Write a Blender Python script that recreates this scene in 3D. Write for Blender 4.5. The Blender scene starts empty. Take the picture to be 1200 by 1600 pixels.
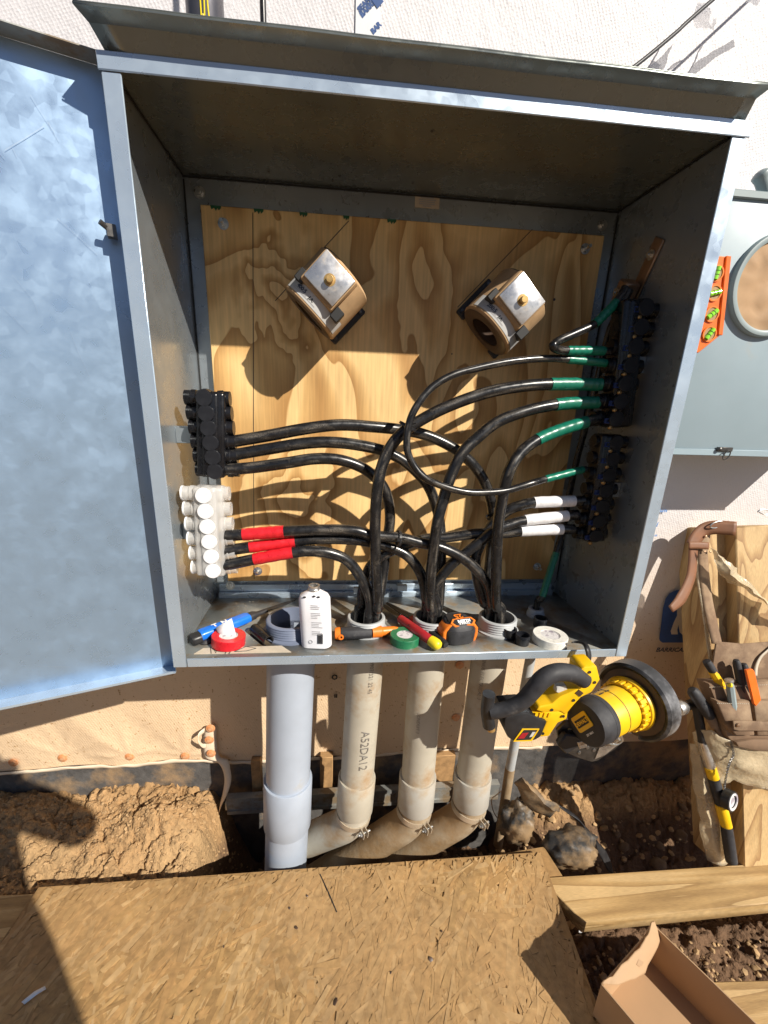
import bpy, bmesh, math, random
import numpy as np
from mathutils import Vector as V, Matrix, noise as mnoise

random.seed(7)
rng = np.random.default_rng(7)
S = bpy.context.scene
C = S.collection
PI = math.pi

# ------------------------------------------------------------------ camera, world, sun, exposure
CAM = V((-.154, -.7337, .4902)); FPX = 670.28; SHX, SHY = -10.73, 32.55
cam_d = bpy.data.cameras.new('camera'); cam = bpy.data.objects.new('camera', cam_d); C.objects.link(cam)
cam.location = CAM; cam.rotation_euler = (1.2744, -.0337, -.0924)
cam_d.sensor_fit = 'VERTICAL'; cam_d.sensor_height = 24; cam_d.lens = 24 * FPX / 1600
cam_d.shift_x = -SHX / 1600; cam_d.shift_y = SHY / 1600
cam_d.clip_start = .01; cam_d.clip_end = 600
S.camera = cam
SUN = V((.92, -1., 1.01)).normalized()
W = bpy.data.worlds.new('World'); S.world = W; W.use_nodes = True
nt = W.node_tree; bg = nt.nodes['Background']
sky = nt.nodes.new('ShaderNodeTexSky'); sky.sky_type = 'NISHITA'; sky.sun_disc = False
sky.sun_elevation = math.asin(SUN.z)
sky.sun_rotation = math.atan2(SUN.x, SUN.y)
sky.air_density = .7; sky.dust_density = .4; sky.ozone_density = 2.5
nt.links.new(sky.outputs[0], bg.inputs[0]); bg.inputs[1].default_value = .05
sd = bpy.data.lights.new('sun', 'SUN'); sd.energy = 5.0; sd.angle = math.radians(.53); sd.color = (1, .93, .82)
so = bpy.data.objects.new('sun', sd); C.objects.link(so)
so.rotation_euler = SUN.to_track_quat('Z', 'Y').to_euler()
S.view_settings.view_transform = 'Standard'; S.view_settings.look = 'None'
S.view_settings.exposure = .42; S.view_settings.gamma = 1
S.view_settings.use_curve_mapping = False

# ------------------------------------------------------------------ survey helpers: a point of the place seen along one line of sight, at a known depth / height / side
RM = cam.rotation_euler.to_matrix()
def _ray(x, y): return RM @ V(((x - 600 - SHX) / FPX, -(y - 800 - SHY) / FPX, -1.))
def at(x, y, Y): d = _ray(x, y); return CAM + d * ((Y - CAM.y) / d.y)
def atZ(x, y, Z): d = _ray(x, y); return CAM + d * ((Z - CAM.z) / d.z)
def atX(x, y, X): d = _ray(x, y); return CAM + d * ((X - CAM.x) / d.x)

# ------------------------------------------------------------------ materials
def mat(name, col, rough=.6, metal=0., var=None, bump=None, ramp=None, coat=0., trans=0., alpha=1., spec=None, stretch=(1, 1, 1), dirt=None):
    """var=(scale, amount) value variation; bump=(scale, strength, dist); ramp=(scale,[(pos,col)...]); dirt=(scale, lo, hi, col, rough)"""
    m = bpy.data.materials.new(name); m.use_nodes = True
    t = m.node_tree; N = t.nodes; L = t.links
    b = N['Principled BSDF']
    b.inputs['Roughness'].default_value = rough; b.inputs['Metallic'].default_value = metal
    if coat: b.inputs['Coat Weight'].default_value = coat
    if trans: b.inputs['Transmission Weight'].default_value = trans
    if alpha < 1: b.inputs['Alpha'].default_value = alpha
    if spec is not None: b.inputs['Specular IOR Level'].default_value = spec
    tc = N.new('ShaderNodeTexCoord'); mp = N.new('ShaderNodeMapping'); mp.inputs['Scale'].default_value = stretch
    L.new(tc.outputs['Object'], mp.inputs[0])
    def noise(scale, detail=5, rough_=.6):
        n = N.new('ShaderNodeTexNoise'); n.inputs['Scale'].default_value = scale; n.inputs['Detail'].default_value = detail
        n.inputs['Roughness'].default_value = rough_; L.new(mp.outputs[0], n.inputs['Vector']); return n
    colsock = None
    if ramp:
        n = noise(ramp[0]); r = N.new('ShaderNodeValToRGB')
        els = r.color_ramp.elements
        while len(els) < len(ramp[1]): els.new(.5)
        for e, (p, c) in zip(els, ramp[1]): e.position = p; e.color = (*c, 1)
        L.new(n.outputs[0], r.inputs[0]); colsock = r.outputs[0]
    else:
        rgb = N.new('ShaderNodeRGB'); rgb.outputs[0].default_value = (*col, 1); colsock = rgb.outputs[0]
    if var:
        n = noise(var[0], 6); h = N.new('ShaderNodeHueSaturation')
        mr = N.new('ShaderNodeMapRange'); mr.inputs[1].default_value = .3; mr.inputs[2].default_value = .7
        mr.inputs[3].default_value = 1 - var[1]; mr.inputs[4].default_value = 1 + var[1]
        L.new(n.outputs[0], mr.inputs[0]); L.new(mr.outputs[0], h.inputs['Value']); L.new(colsock, h.inputs['Color']); colsock = h.outputs[0]
        mr2 = N.new('ShaderNodeMapRange'); mr2.inputs[1].default_value = .3; mr2.inputs[2].default_value = .7
        mr2.inputs[3].default_value = max(.05, rough - .1); mr2.inputs[4].default_value = min(1, rough + .12)
        L.new(n.outputs[0], mr2.inputs[0]); L.new(mr2.outputs[0], b.inputs['Roughness'])
    if dirt:
        n = noise(dirt[0], 8, .65); mr = N.new('ShaderNodeMapRange'); mr.inputs[1].default_value = dirt[1]; mr.inputs[2].default_value = dirt[2]
        L.new(n.outputs[0], mr.inputs[0]); mx = N.new('ShaderNodeMix'); mx.data_type = 'RGBA'
        L.new(mr.outputs[0], mx.inputs[0]); L.new(colsock, mx.inputs[6]); mx.inputs[7].default_value = (*dirt[3], 1); colsock = mx.outputs[2]
        if metal:
            mm = N.new('ShaderNodeMath'); mm.operation = 'MULTIPLY_ADD'; mm.inputs[1].default_value = -metal; mm.inputs[2].default_value = metal
            L.new(mr.outputs[0], mm.inputs[0]); L.new(mm.outputs[0], b.inputs['Metallic'])
    L.new(colsock, b.inputs['Base Color'])
    if bump:
        n = noise(bump[0], 6); bp = N.new('ShaderNodeBump'); bp.inputs['Strength'].default_value = bump[1]
        bp.inputs['Distance'].default_value = bump[2] if len(bump) > 2 else .002
        L.new(n.outputs[0], bp.inputs['Height']); L.new(bp.outputs[0], b.inputs['Normal'])
    m['bsdf'] = b.name
    return m

def galv(name, base, rough, tint_dirt, metal=.7, va=.06):
    m = mat(name, base, rough, metal, var=(9, va), bump=(9, .06, .004), dirt=(2.2, .60, 1.0, tint_dirt))
    t = m.node_tree; N = t.nodes; L = t.links; b = N['Principled BSDF']
    # zinc spangle + fine grain on the roughness
    vo = N.new('ShaderNodeTexVoronoi'); vo.inputs['Scale'].default_value = 70
    tc = [n for n in N if n.type == 'TEX_COORD'][0]
    nz = N.new('ShaderNodeTexNoise'); nz.inputs['Scale'].default_value = 25; nz.inputs['Detail'].default_value = 8
    L.new(tc.outputs['Object'], nz.inputs['Vector']); L.new(tc.outputs['Object'], vo.inputs['Vector'])
    mx = N.new('ShaderNodeMath'); mx.operation = 'MULTIPLY_ADD'; mx.inputs[1].default_value = .10; L.new(vo.outputs['Color'], mx.inputs[0])
    mr = N.new('ShaderNodeMapRange'); mr.inputs[1].default_value = .3; mr.inputs[2].default_value = .7; mr.inputs[3].default_value = rough - .1; mr.inputs[4].default_value = rough + .1
    L.new(nz.outputs[0], mr.inputs[0]); L.new(mr.outputs[0], mx.inputs[2]); L.new(mx.outputs[0], b.inputs['Roughness'])
    return m

def plywood_mat(name, light, mid, dark, axis_scale, bands=10., knots=()):
    m = bpy.data.materials.new(name); m.use_nodes = True
    t = m.node_tree; N = t.nodes; L = t.links; b = N['Principled BSDF']; b.inputs['Roughness'].default_value = .62
    tc = N.new('ShaderNodeTexCoord'); mp = N.new('ShaderNodeMapping'); mp.inputs['Scale'].default_value = axis_scale
    L.new(tc.outputs['Object'], mp.inputs[0])
    n1 = N.new('ShaderNodeTexNoise'); n1.inputs['Scale'].default_value = 1; n1.inputs['Detail'].default_value = 2.2; n1.inputs['Roughness'].default_value = .38; n1.inputs['Distortion'].default_value = .8
    L.new(mp.outputs[0], n1.inputs['Vector'])
    mul = N.new('ShaderNodeMath'); mul.operation = 'MULTIPLY'; mul.inputs[1].default_value = bands; 
    acc = n1.outputs[0]
    for (kx, kz, kr, ka) in knots:
        mpk = N.new('ShaderNodeMapping'); mpk.inputs['Location'].default_value = (-kx / kr, 0, -kz / (kr * 1.35)); mpk.inputs['Scale'].default_value = (1 / kr, 0, 1 / (kr * 1.35)); L.new(tc.outputs['Object'], mpk.inputs[0])
        nk_ = N.new('ShaderNodeTexNoise'); nk_.inputs['Scale'].default_value = 1.9; L.new(mpk.outputs[0], nk_.inputs['Vector'])
        ln_ = N.new('ShaderNodeVectorMath'); ln_.operation = 'LENGTH'; L.new(mpk.outputs[0], ln_.inputs[0])
        wv = N.new('ShaderNodeMath'); wv.operation = 'ADD'; L.new(ln_.outputs['Value'], wv.inputs[0]); L.new(nk_.outputs[0], wv.inputs[1])
        me_ = N.new('ShaderNodeMapRange'); me_.interpolation_type = 'SMOOTHSTEP'; me_.inputs[1].default_value = 1.5; me_.inputs[2].default_value = .3; me_.inputs[3].default_value = 0; me_.inputs[4].default_value = ka; L.new(wv.outputs[0], me_.inputs[0])
        ak = N.new('ShaderNodeMath'); ak.operation = 'ADD'; L.new(acc, ak.inputs[0]); L.new(me_.outputs[0], ak.inputs[1]); acc = ak.outputs[0]
    L.new(acc, mul.inputs[0])
    fr = N.new('ShaderNodeMath'); fr.operation = 'FRACT'; L.new(mul.outputs[0], fr.inputs[0])
    r = N.new('ShaderNodeValToRGB'); els = r.color_ramp.elements
    for _ in range(3): els.new(.5)
    for e, (p, c) in zip(els, [(0, light), (.40, light), (.64, mid), (.955, dark), (.985, light)]): e.position = p; e.color = (*c, 1)
    L.new(fr.outputs[0], r.inputs[0])
    mp2 = N.new('ShaderNodeMapping'); mp2.inputs['Scale'].default_value = tuple(a * k for a, k in zip(axis_scale, (38, 30, 3.5))); L.new(tc.outputs['Object'], mp2.inputs[0])
    n2 = N.new('ShaderNodeTexNoise'); n2.inputs['Scale'].default_value = 1; n2.inputs['Detail'].default_value = 5; L.new(mp2.outputs[0], n2.inputs['Vector'])
    n3 = N.new('ShaderNodeTexNoise'); n3.inputs['Scale'].default_value = 5; n3.inputs['Detail'].default_value = 6; L.new(tc.outputs['Object'], n3.inputs['Vector'])
    ad = N.new('ShaderNodeMath'); ad.operation = 'ADD'; L.new(n2.outputs[0], ad.inputs[0]); L.new(n3.outputs[0], ad.inputs[1])
    mr = N.new('ShaderNodeMapRange'); mr.inputs[1].default_value = .7; mr.inputs[2].default_value = 1.3; mr.inputs[3].default_value = .76; mr.inputs[4].default_value = 1.16
    L.new(ad.outputs[0], mr.inputs[0]); h = N.new('ShaderNodeHueSaturation'); L.new(r.outputs[0], h.inputs['Color']); L.new(mr.outputs[0], h.inputs['Value'])
    L.new(h.outputs[0], b.inputs['Base Color'])
    bp = N.new('ShaderNodeBump'); bp.inputs['Strength'].default_value = .25; bp.inputs['Distance'].default_value = .001; L.new(n2.outputs[0], bp.inputs['Height']); L.new(bp.outputs[0], b.inputs['Normal'])
    return m

def wrap_mat(name):
    """embossed white house wrap, splashed with soil low down"""
    m = bpy.data.materials.new(name); m.use_nodes = True
    t = m.node_tree; N = t.nodes; L = t.links; b = N['Principled BSDF']; b.inputs['Roughness'].default_value = .55
    tc = N.new('ShaderNodeTexCoord'); sx = N.new('ShaderNodeSeparateXYZ'); L.new(tc.outputs['Object'], sx.inputs[0])
    mr = N.new('ShaderNodeMapRange'); mr.inputs[1].default_value = .86; mr.inputs[2].default_value = .26; L.new(sx.outputs[2], mr.inputs[0])
    nz = N.new('ShaderNodeTexNoise'); nz.inputs['Scale'].default_value = 6; nz.inputs['Detail'].default_value = 9; nz.inputs['Roughness'].default_value = .7; L.new(tc.outputs['Object'], nz.inputs['Vector'])
    nf = N.new('ShaderNodeTexNoise'); nf.inputs['Scale'].default_value = 130; nf.inputs['Detail'].default_value = 3; L.new(tc.outputs['Object'], nf.inputs['Vector'])
    ma = N.new('ShaderNodeMath'); ma.operation = 'MULTIPLY_ADD'; ma.inputs[1].default_value = .5; ma.inputs[2].default_value = -.1; L.new(nz.outputs[0], ma.inputs[0])
    mb = N.new('ShaderNodeMath'); mb.operation = 'ADD'; L.new(ma.outputs[0], mb.inputs[0]); L.new(mr.outputs[0], mb.inputs[1])
    mc = N.new('ShaderNodeMath'); mc.operation = 'MULTIPLY'; mc.use_clamp = True; L.new(mb.outputs[0], mc.inputs[0]); L.new(mr.outputs[0], mc.inputs[1])
    mx = N.new('ShaderNodeMix'); mx.data_type = 'RGBA'; mx.inputs[6].default_value = (.66, .64, .655, 1); mx.inputs[7].default_value = (.72, .53, .34, 1); L.new(mc.outputs[0], mx.inputs[0])
    # soil specks
    rs = N.new('ShaderNodeMapRange'); rs.inputs[1].default_value = .64; rs.inputs[2].default_value = .72; L.new(nf.outputs[0], rs.inputs[0])
    ms = N.new('ShaderNodeMath'); ms.operation = 'MULTIPLY'; L.new(rs.outputs[0], ms.inputs[0]); L.new(mc.outputs[0], ms.inputs[1])
    mx2 = N.new('ShaderNodeMix'); mx2.data_type = 'RGBA'; L.new(ms.outputs[0], mx2.inputs[0]); L.new(mx.outputs[2], mx2.inputs[6]); mx2.inputs[7].default_value = (.42, .24, .10, 1)
    L.new(mx2.outputs[2], b.inputs['Base Color'])
    # quilted emboss
    mp = N.new('ShaderNodeMapping'); mp.inputs['Scale'].default_value = (150, 150, 190); mp.inputs['Rotation'].default_value = (0, .35, 0); L.new(tc.outputs['Object'], mp.inputs[0])
    vo = N.new('ShaderNodeTexVoronoi'); vo.inputs['Scale'].default_value = 1; vo.inputs['Randomness'].default_value = .25; L.new(mp.outputs[0], vo.inputs['Vector'])
    bp = N.new('ShaderNodeBump'); bp.inputs['Strength'].default_value = .55; bp.inputs['Distance'].default_value = .0015; L.new(vo.outputs['Distance'], bp.inputs['Height'])
    bp2 = N.new('ShaderNodeBump'); bp2.inputs['Strength'].default_value = .5; bp2.inputs['Distance'].default_value = .012; L.new(nz.outputs[0], bp2.inputs['Height']); L.new(bp.outputs[0], bp2.inputs['Normal'])
    L.new(bp2.outputs[0], b.inputs['Normal'])
    return m

def attr_mat(name, rough, bump=None, mul=(.85, 1.15), stretch=(1, 1, 1), sc=60):
    m = bpy.data.materials.new(name); m.use_nodes = True
    t = m.node_tree; N = t.nodes; L = t.links; b = N['Principled BSDF']; b.inputs['Roughness'].default_value = rough
    a = N.new('ShaderNodeVertexColor'); a.layer_name = 'col'
    tc = N.new('ShaderNodeTexCoord'); mp = N.new('ShaderNodeMapping'); mp.inputs['Scale'].default_value = stretch; L.new(tc.outputs['Object'], mp.inputs[0])
    n = N.new('ShaderNodeTexNoise'); n.inputs['Scale'].default_value = sc; n.inputs['Detail'].default_value = 7; L.new(mp.outputs[0], n.inputs['Vector'])
    n2 = N.new('ShaderNodeTexNoise'); n2.inputs['Scale'].default_value = 6; n2.inputs['Detail'].default_value = 6; L.new(tc.outputs['Object'], n2.inputs['Vector'])
    ad = N.new('ShaderNodeMath'); ad.operation = 'ADD'; L.new(n.outputs[0], ad.inputs[0]); L.new(n2.outputs[0], ad.inputs[1])
    mr = N.new('ShaderNodeMapRange'); mr.inputs[1].default_value = .7; mr.inputs[2].default_value = 1.3; mr.inputs[3].default_value = mul[0]; mr.inputs[4].default_value = mul[1]; L.new(ad.outputs[0], mr.inputs[0])
    h = N.new('ShaderNodeHueSaturation'); L.new(a.outputs[0], h.inputs['Color']); L.new(mr.outputs[0], h.inputs['Value']); L.new(h.outputs[0], b.inputs['Base Color'])
    if bump:
        bp = N.new('ShaderNodeBump'); bp.inputs['Strength'].default_value = bump[0]; bp.inputs['Distance'].default_value = bump[1]; L.new(n.outputs[0], bp.inputs['Height']); L.new(bp.outputs[0], b.inputs['Normal'])
    return m

M = {}
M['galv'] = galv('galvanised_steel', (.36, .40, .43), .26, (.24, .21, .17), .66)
M['galv_hood'] = galv('shade_darkened_galvanised_hood', (.23, .25, .235), .24, (.12, .10, .075))  # zinc darkened: shade under hood and ceiling put into the colour
M['galv_floor'] = mat('galvanised_steel_dusty', (.33, .345, .335), .42, .6, var=(10, .15), bump=(30, .1, .002), dirt=(16, .47, .60, (.20, .15, .095)))
M['galv_door'] = galv('sky_tinted_door_sheet', (.36, .50, .68), .30, (.34, .46, .60), .68, .03)  # reflection of the blue sky tinted into the door's base colour
M['flange'] = galv('sky_tinted_flange', (.48, .58, .69), .26, (.42, .44, .46), .5)  # bluish base paints in the sky mirrored by the zinc
M['zinc'] = mat('zinc_bolt', (.62, .62, .60), .3, .95, var=(80, .15))
M['ply'] = plywood_mat('softwood_plywood', (.81, .54, .235), (.66, .40, .15), (.45, .235, .072), (4.4, 1, 2.2), 7.5, [(-.27, .25, .11, .42), (.05, .28, .16, .16), (-.25, -.22, .14, .34)])
M['ply_edge'] = mat('plywood_edge', (.36, .21, .09), .8, var=(60, .3), stretch=(1, 12, 1))
M['pine'] = plywood_mat('sawn_timber', (.53, .36, .17), (.44, .28, .12), (.30, .17, .07), (11, 11, .9), 6)
M['pine_plank'] = plywood_mat('sawn_plank', (.54, .37, .175), (.45, .29, .12), (.31, .19, .075), (1.6, 26, 26), 3.5)
M['wrap'] = wrap_mat('house_wrap')
M['wrap_plain'] = mat('house_wrap_print_ground', (.72, .60, .45), .6, var=(20, .08))
M['seam'] = mat('seam_tape_white', (.74, .75, .77), .35, var=(15, .04))
M['ink_blue'] = mat('ink_blue', (.035, .085, .24), .6, var=(60, .2))
M['ink_bright'] = mat('ink_bright_blue', (.06, .22, .55), .6)
M['ink_navy'] = mat('ink_navy', (.03, .045, .09), .6, var=(80, .2))
M['ink_pipe'] = mat('faded_print', (.17, .155, .14), .7)
M['ink_black'] = mat('ink_black', (.02, .02, .02), .6)
M['ink_grey'] = mat('ink_grey', (.40, .40, .41), .7)
M['found'] = mat('damp_proofed_foundation', (.085, .08, .076), .85, var=(40, .35), bump=(60, .6, .004), dirt=(6, .50, .64, (.30, .20, .11)))
M['orange_cap'] = mat('orange_plastic_cap', (.66, .26, .10), .5, var=(50, .15), dirt=(60, .45, .65, (.60, .38, .22)))
M['black_rub'] = mat('black_rubber_insulation', (.008, .008, .010), .26, var=(40, .25), bump=(25, .2, .002), dirt=(30, .68, .9, (.06, .05, .045)))
M['black_cap'] = mat('black_plastic_cap', (.013, .014, .018), .36, var=(60, .2), bump=(90, .15, .001))
M['navy_win'] = mat('blue_sight_window', (.02, .04, .15), .25)
M['amber'] = mat('brassy_setscrew', (.42, .25, .10), .3, .8)
M['cable'] = mat('black_cable_jacket', (.012, .012, .013), .27, var=(60, .35), bump=(30, .12, .001), dirt=(70, .58, .85, (.10, .085, .07)))
def scuff():
    m = M['cable']; t = m.node_tree; N = t.nodes; L = t.links; b = N['Principled BSDF']
    a = N.new('ShaderNodeVertexColor'); a.layer_name = 'col'; n = N.new('ShaderNodeTexNoise'); n.inputs['Scale'].default_value = 320; n.inputs['Detail'].default_value = 4
    mr = N.new('ShaderNodeMapRange'); mr.inputs[1].default_value = .40; mr.inputs[2].default_value = .58; L.new(n.outputs[0], mr.inputs[0])
    mu = N.new('ShaderNodeMath'); mu.operation = 'MULTIPLY'; L.new(a.outputs[0], mu.inputs[0]); L.new(mr.outputs[0], mu.inputs[1])
    old = b.inputs['Base Color'].links[0].from_socket; mx = N.new('ShaderNodeMix'); mx.data_type = 'RGBA'; L.new(mu.outputs[0], mx.inputs[0]); L.new(old, mx.inputs[6]); mx.inputs[7].default_value = (.16, .14, .115, 1); L.new(mx.outputs[2], b.inputs['Base Color'])
scuff()
M['clear'] = mat('clear_vinyl_insulation', (.90, .89, .87), .16, trans=.4, alpha=.62, var=(30, .05))
M['frost'] = mat('frosted_white_cap', (.80, .80, .81), .35, var=(50, .05))
M['alum'] = mat('aluminium_bar', (.72, .70, .67), .3, .9, var=(40, .2))
def tape(n, c): return mat(n, c, .33, var=(120, .14), bump=(60, .15, .001), coat=.2)
M['t_red'] = tape('red_vinyl_tape', (.62, .016, .025)); M['t_green'] = tape('green_vinyl_tape', (.006, .155, .098)); M['t_white'] = tape('white_vinyl_tape', (.78, .78, .80))
M['roll_green'] = tape('green_roll', (.02, .17, .075)); M['roll_white'] = tape('white_roll', (.78, .76, .70))
M['core'] = mat('tape_core_card', (.66, .64, .64), .6, var=(60, .15), dirt=(45, .5, .56, (.34, .30, .34)))
M['pvc'] = mat('grey_beige_pvc', (.45, .415, .34), .5, var=(14, .08), bump=(30, .1, .001), dirt=(9, .50, .72, (.34, .20, .085)))
M['pvc_blue'] = mat('grey_blue_pvc', (.37, .42, .50), .42, var=(14, .06), dirt=(8, .60, .78, (.42, .38, .30)))
M['pvc_light'] = mat('light_grey_pvc', (.40, .415, .42), .45, var=(14, .06), dirt=(10, .56, .76, (.40, .28, .15)))
M['pvc_coupling'] = mat('dusty_light_pvc', (.42, .405, .365), .5, var=(14, .06), dirt=(9, .50, .72, (.36, .25, .13)))
M['pvc_shaded'] = mat('shaded_blue_grey_pvc', (.17, .20, .28), .4, var=(14, .08))  # large adapter's PVC, darkened to paint in the bottle's shade
M['pvc_mud'] = mat('muddy_pvc', (.36, .29, .20), .65, var=(14, .2), bump=(60, .5, .003), dirt=(6, .40, .60, (.27, .17, .08)))
M['ct_tan'] = mat('tan_dusty_casing', (.42, .27, .14), .85, var=(25, .18), bump=(50, .2, .002), dirt=(16, .56, .72, (.27, .15, .075)))
M['ct_dark'] = mat('dark_brown_resin', (.075, .045, .03), .4, var=(40, .3))
M['ct_black'] = mat('black_foot', (.03, .032, .036), .5, var=(40, .3))
M['plate'] = mat('dull_nickel_plate', (.60, .60, .61), .33, .75, var=(50, .15), dirt=(30, .52, .70, (.50, .42, .33)))
M['brass'] = mat('brass_stud', (.55, .36, .14), .4, .7, var=(80, .2))
M['label'] = mat('paper_label', (.50, .50, .49), .7, var=(60, .08), dirt=(30, .58, .7, (.40, .30, .22)))
M['label_tan'] = mat('old_sticker', (.55, .48, .38), .55, var=(60, .08))
M['copper'] = mat('tarnished_copper', (.42, .27, .17), .42, .85, var=(40, .25))
M['blue_pl'] = mat('bright_blue_plastic', (.012, .17, .72), .35, coat=.2, var=(40, .06))
M['black_pl'] = mat('black_plastic', (.02, .02, .022), .42, var=(50, .25), bump=(150, .15, .0005))
M['dark_steel'] = mat('dark_steel', (.12, .115, .11), .38, .85, var=(50, .25))
M['orange_pl'] = mat('orange_plastic', (.80, .20, .02), .38, var=(40, .08), dirt=(40, .60, .75, (.4, .17, .06)))
M['orange_hi'] = mat('bright_orange_lacquer', (.88, .16, .01), .35, coat=.3, var=(30, .05))
M['yellow'] = mat('yellow_tool_plastic', (.84, .50, .008), .38, var=(30, .06), dirt=(22, .62, .78, (.5, .30, .05)))
M['yellow_tip'] = mat('yellow_dipped_tip', (.80, .62, .02), .4)
M['red_grip'] = mat('dark_red_grip', (.38, .018, .025), .4, var=(50, .12))
M['worn_black'] = mat('worn_black_paint', (.045, .046, .05), .38, .3, var=(14, .3), bump=(60, .2, .001), dirt=(7, .52, .66, (.22, .22, .23)))
M['grip'] = mat('charcoal_grip', (.03, .03, .034), .62, var=(60, .3), bump=(160, .2, .001), dirt=(30, .6, .8, (.12, .11, .10)))
M['bottle'] = mat('white_bottle_plastic', (.80, .80, .84), .32, var=(20, .03))
M['white'] = mat('white_paint', (.82, .82, .83), .5)
M['card'] = mat('brown_cardboard', (.43, .275, .15), .75, var=(8, .07), bump=(6, .2, .002), dirt=(5, .64, .78, (.34, .22, .13)))
M['card_in'] = mat('inner_cardboard', (.40, .25, .135), .8, var=(8, .08))
M['meter'] = mat('grey_blue_enamel', (.31, .40, .45), .45, var=(5, .05), bump=(9, .05, .004), dirt=(4.5, .60, .80, (.44, .37, .27)))
M['meter_rim'] = mat('grey_enamel_rim', (.26, .32, .33), .45, var=(8, .06))
M['vial'] = mat('green_spirit_vial', (.30, .78, .05), .12, coat=.6)
M['leather'] = mat('brown_suede_leather', (.20, .125, .075), .9, var=(18, .25), bump=(120, .45, .0012), dirt=(9, .46, .68, (.36, .26, .165)))
M['strap'] = mat('russet_leather_strap', (.21, .092, .045), .6, var=(25, .2), bump=(60, .25, .001))
M['film'] = mat('dusty_clear_film', (.74, .62, .42), .25, trans=.25, alpha=.58, var=(18, .2), bump=(14, .9, .012))
M['film_clear'] = mat('crumpled_clear_film', (.88, .88, .92), .14, trans=.3, alpha=.45, bump=(30, .9, .008))
M['mud_film'] = mat('mud_caked_black_plastic', (.03, .029, .028), .55, bump=(30, .5, .004), dirt=(9, .44, .60, (.27, .18, .095)))
M['chain'] = mat('steel_chain', (.3, .3, .3), .35, .9)
M['skin'] = mat('skin', (.5, .3, .21), .5); M['cloth'] = mat('grey_work_clothes', (.12, .12, .14), .85, var=(20, .1))
M['dirt'] = attr_mat('clay_soil', .95, (1., .006), (.72, 1.22), sc=120)
M['stone'] = mat('clay_stone', (.17, .115, .07), .9, var=(25, .3), bump=(40, .6, .005))
M['clod'] = mat('dry_clay', (.40, .26, .13), .92, var=(30, .25), bump=(60, .5, .003))
M['osb'] = attr_mat('osb_strand_wood', .62, (.6, .0012), (.70, 1.20), sc=70)
M['osb_base'] = mat('osb_board', (.32, .19, .075), .75, var=(40, .3))
M['green_paint'] = mat('green_marker_paint', (.015, .10, .035), .5)
M['clamp'] = mat('pale_rusty_clamp', (.55, .47, .36), .45, .5, var=(40, .2), dirt=(20, .5, .7, (.36, .2, .09)))
M['can'] = mat('dark_grey_can', (.13, .125, .14), .35, .6, var=(20, .1))

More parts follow.
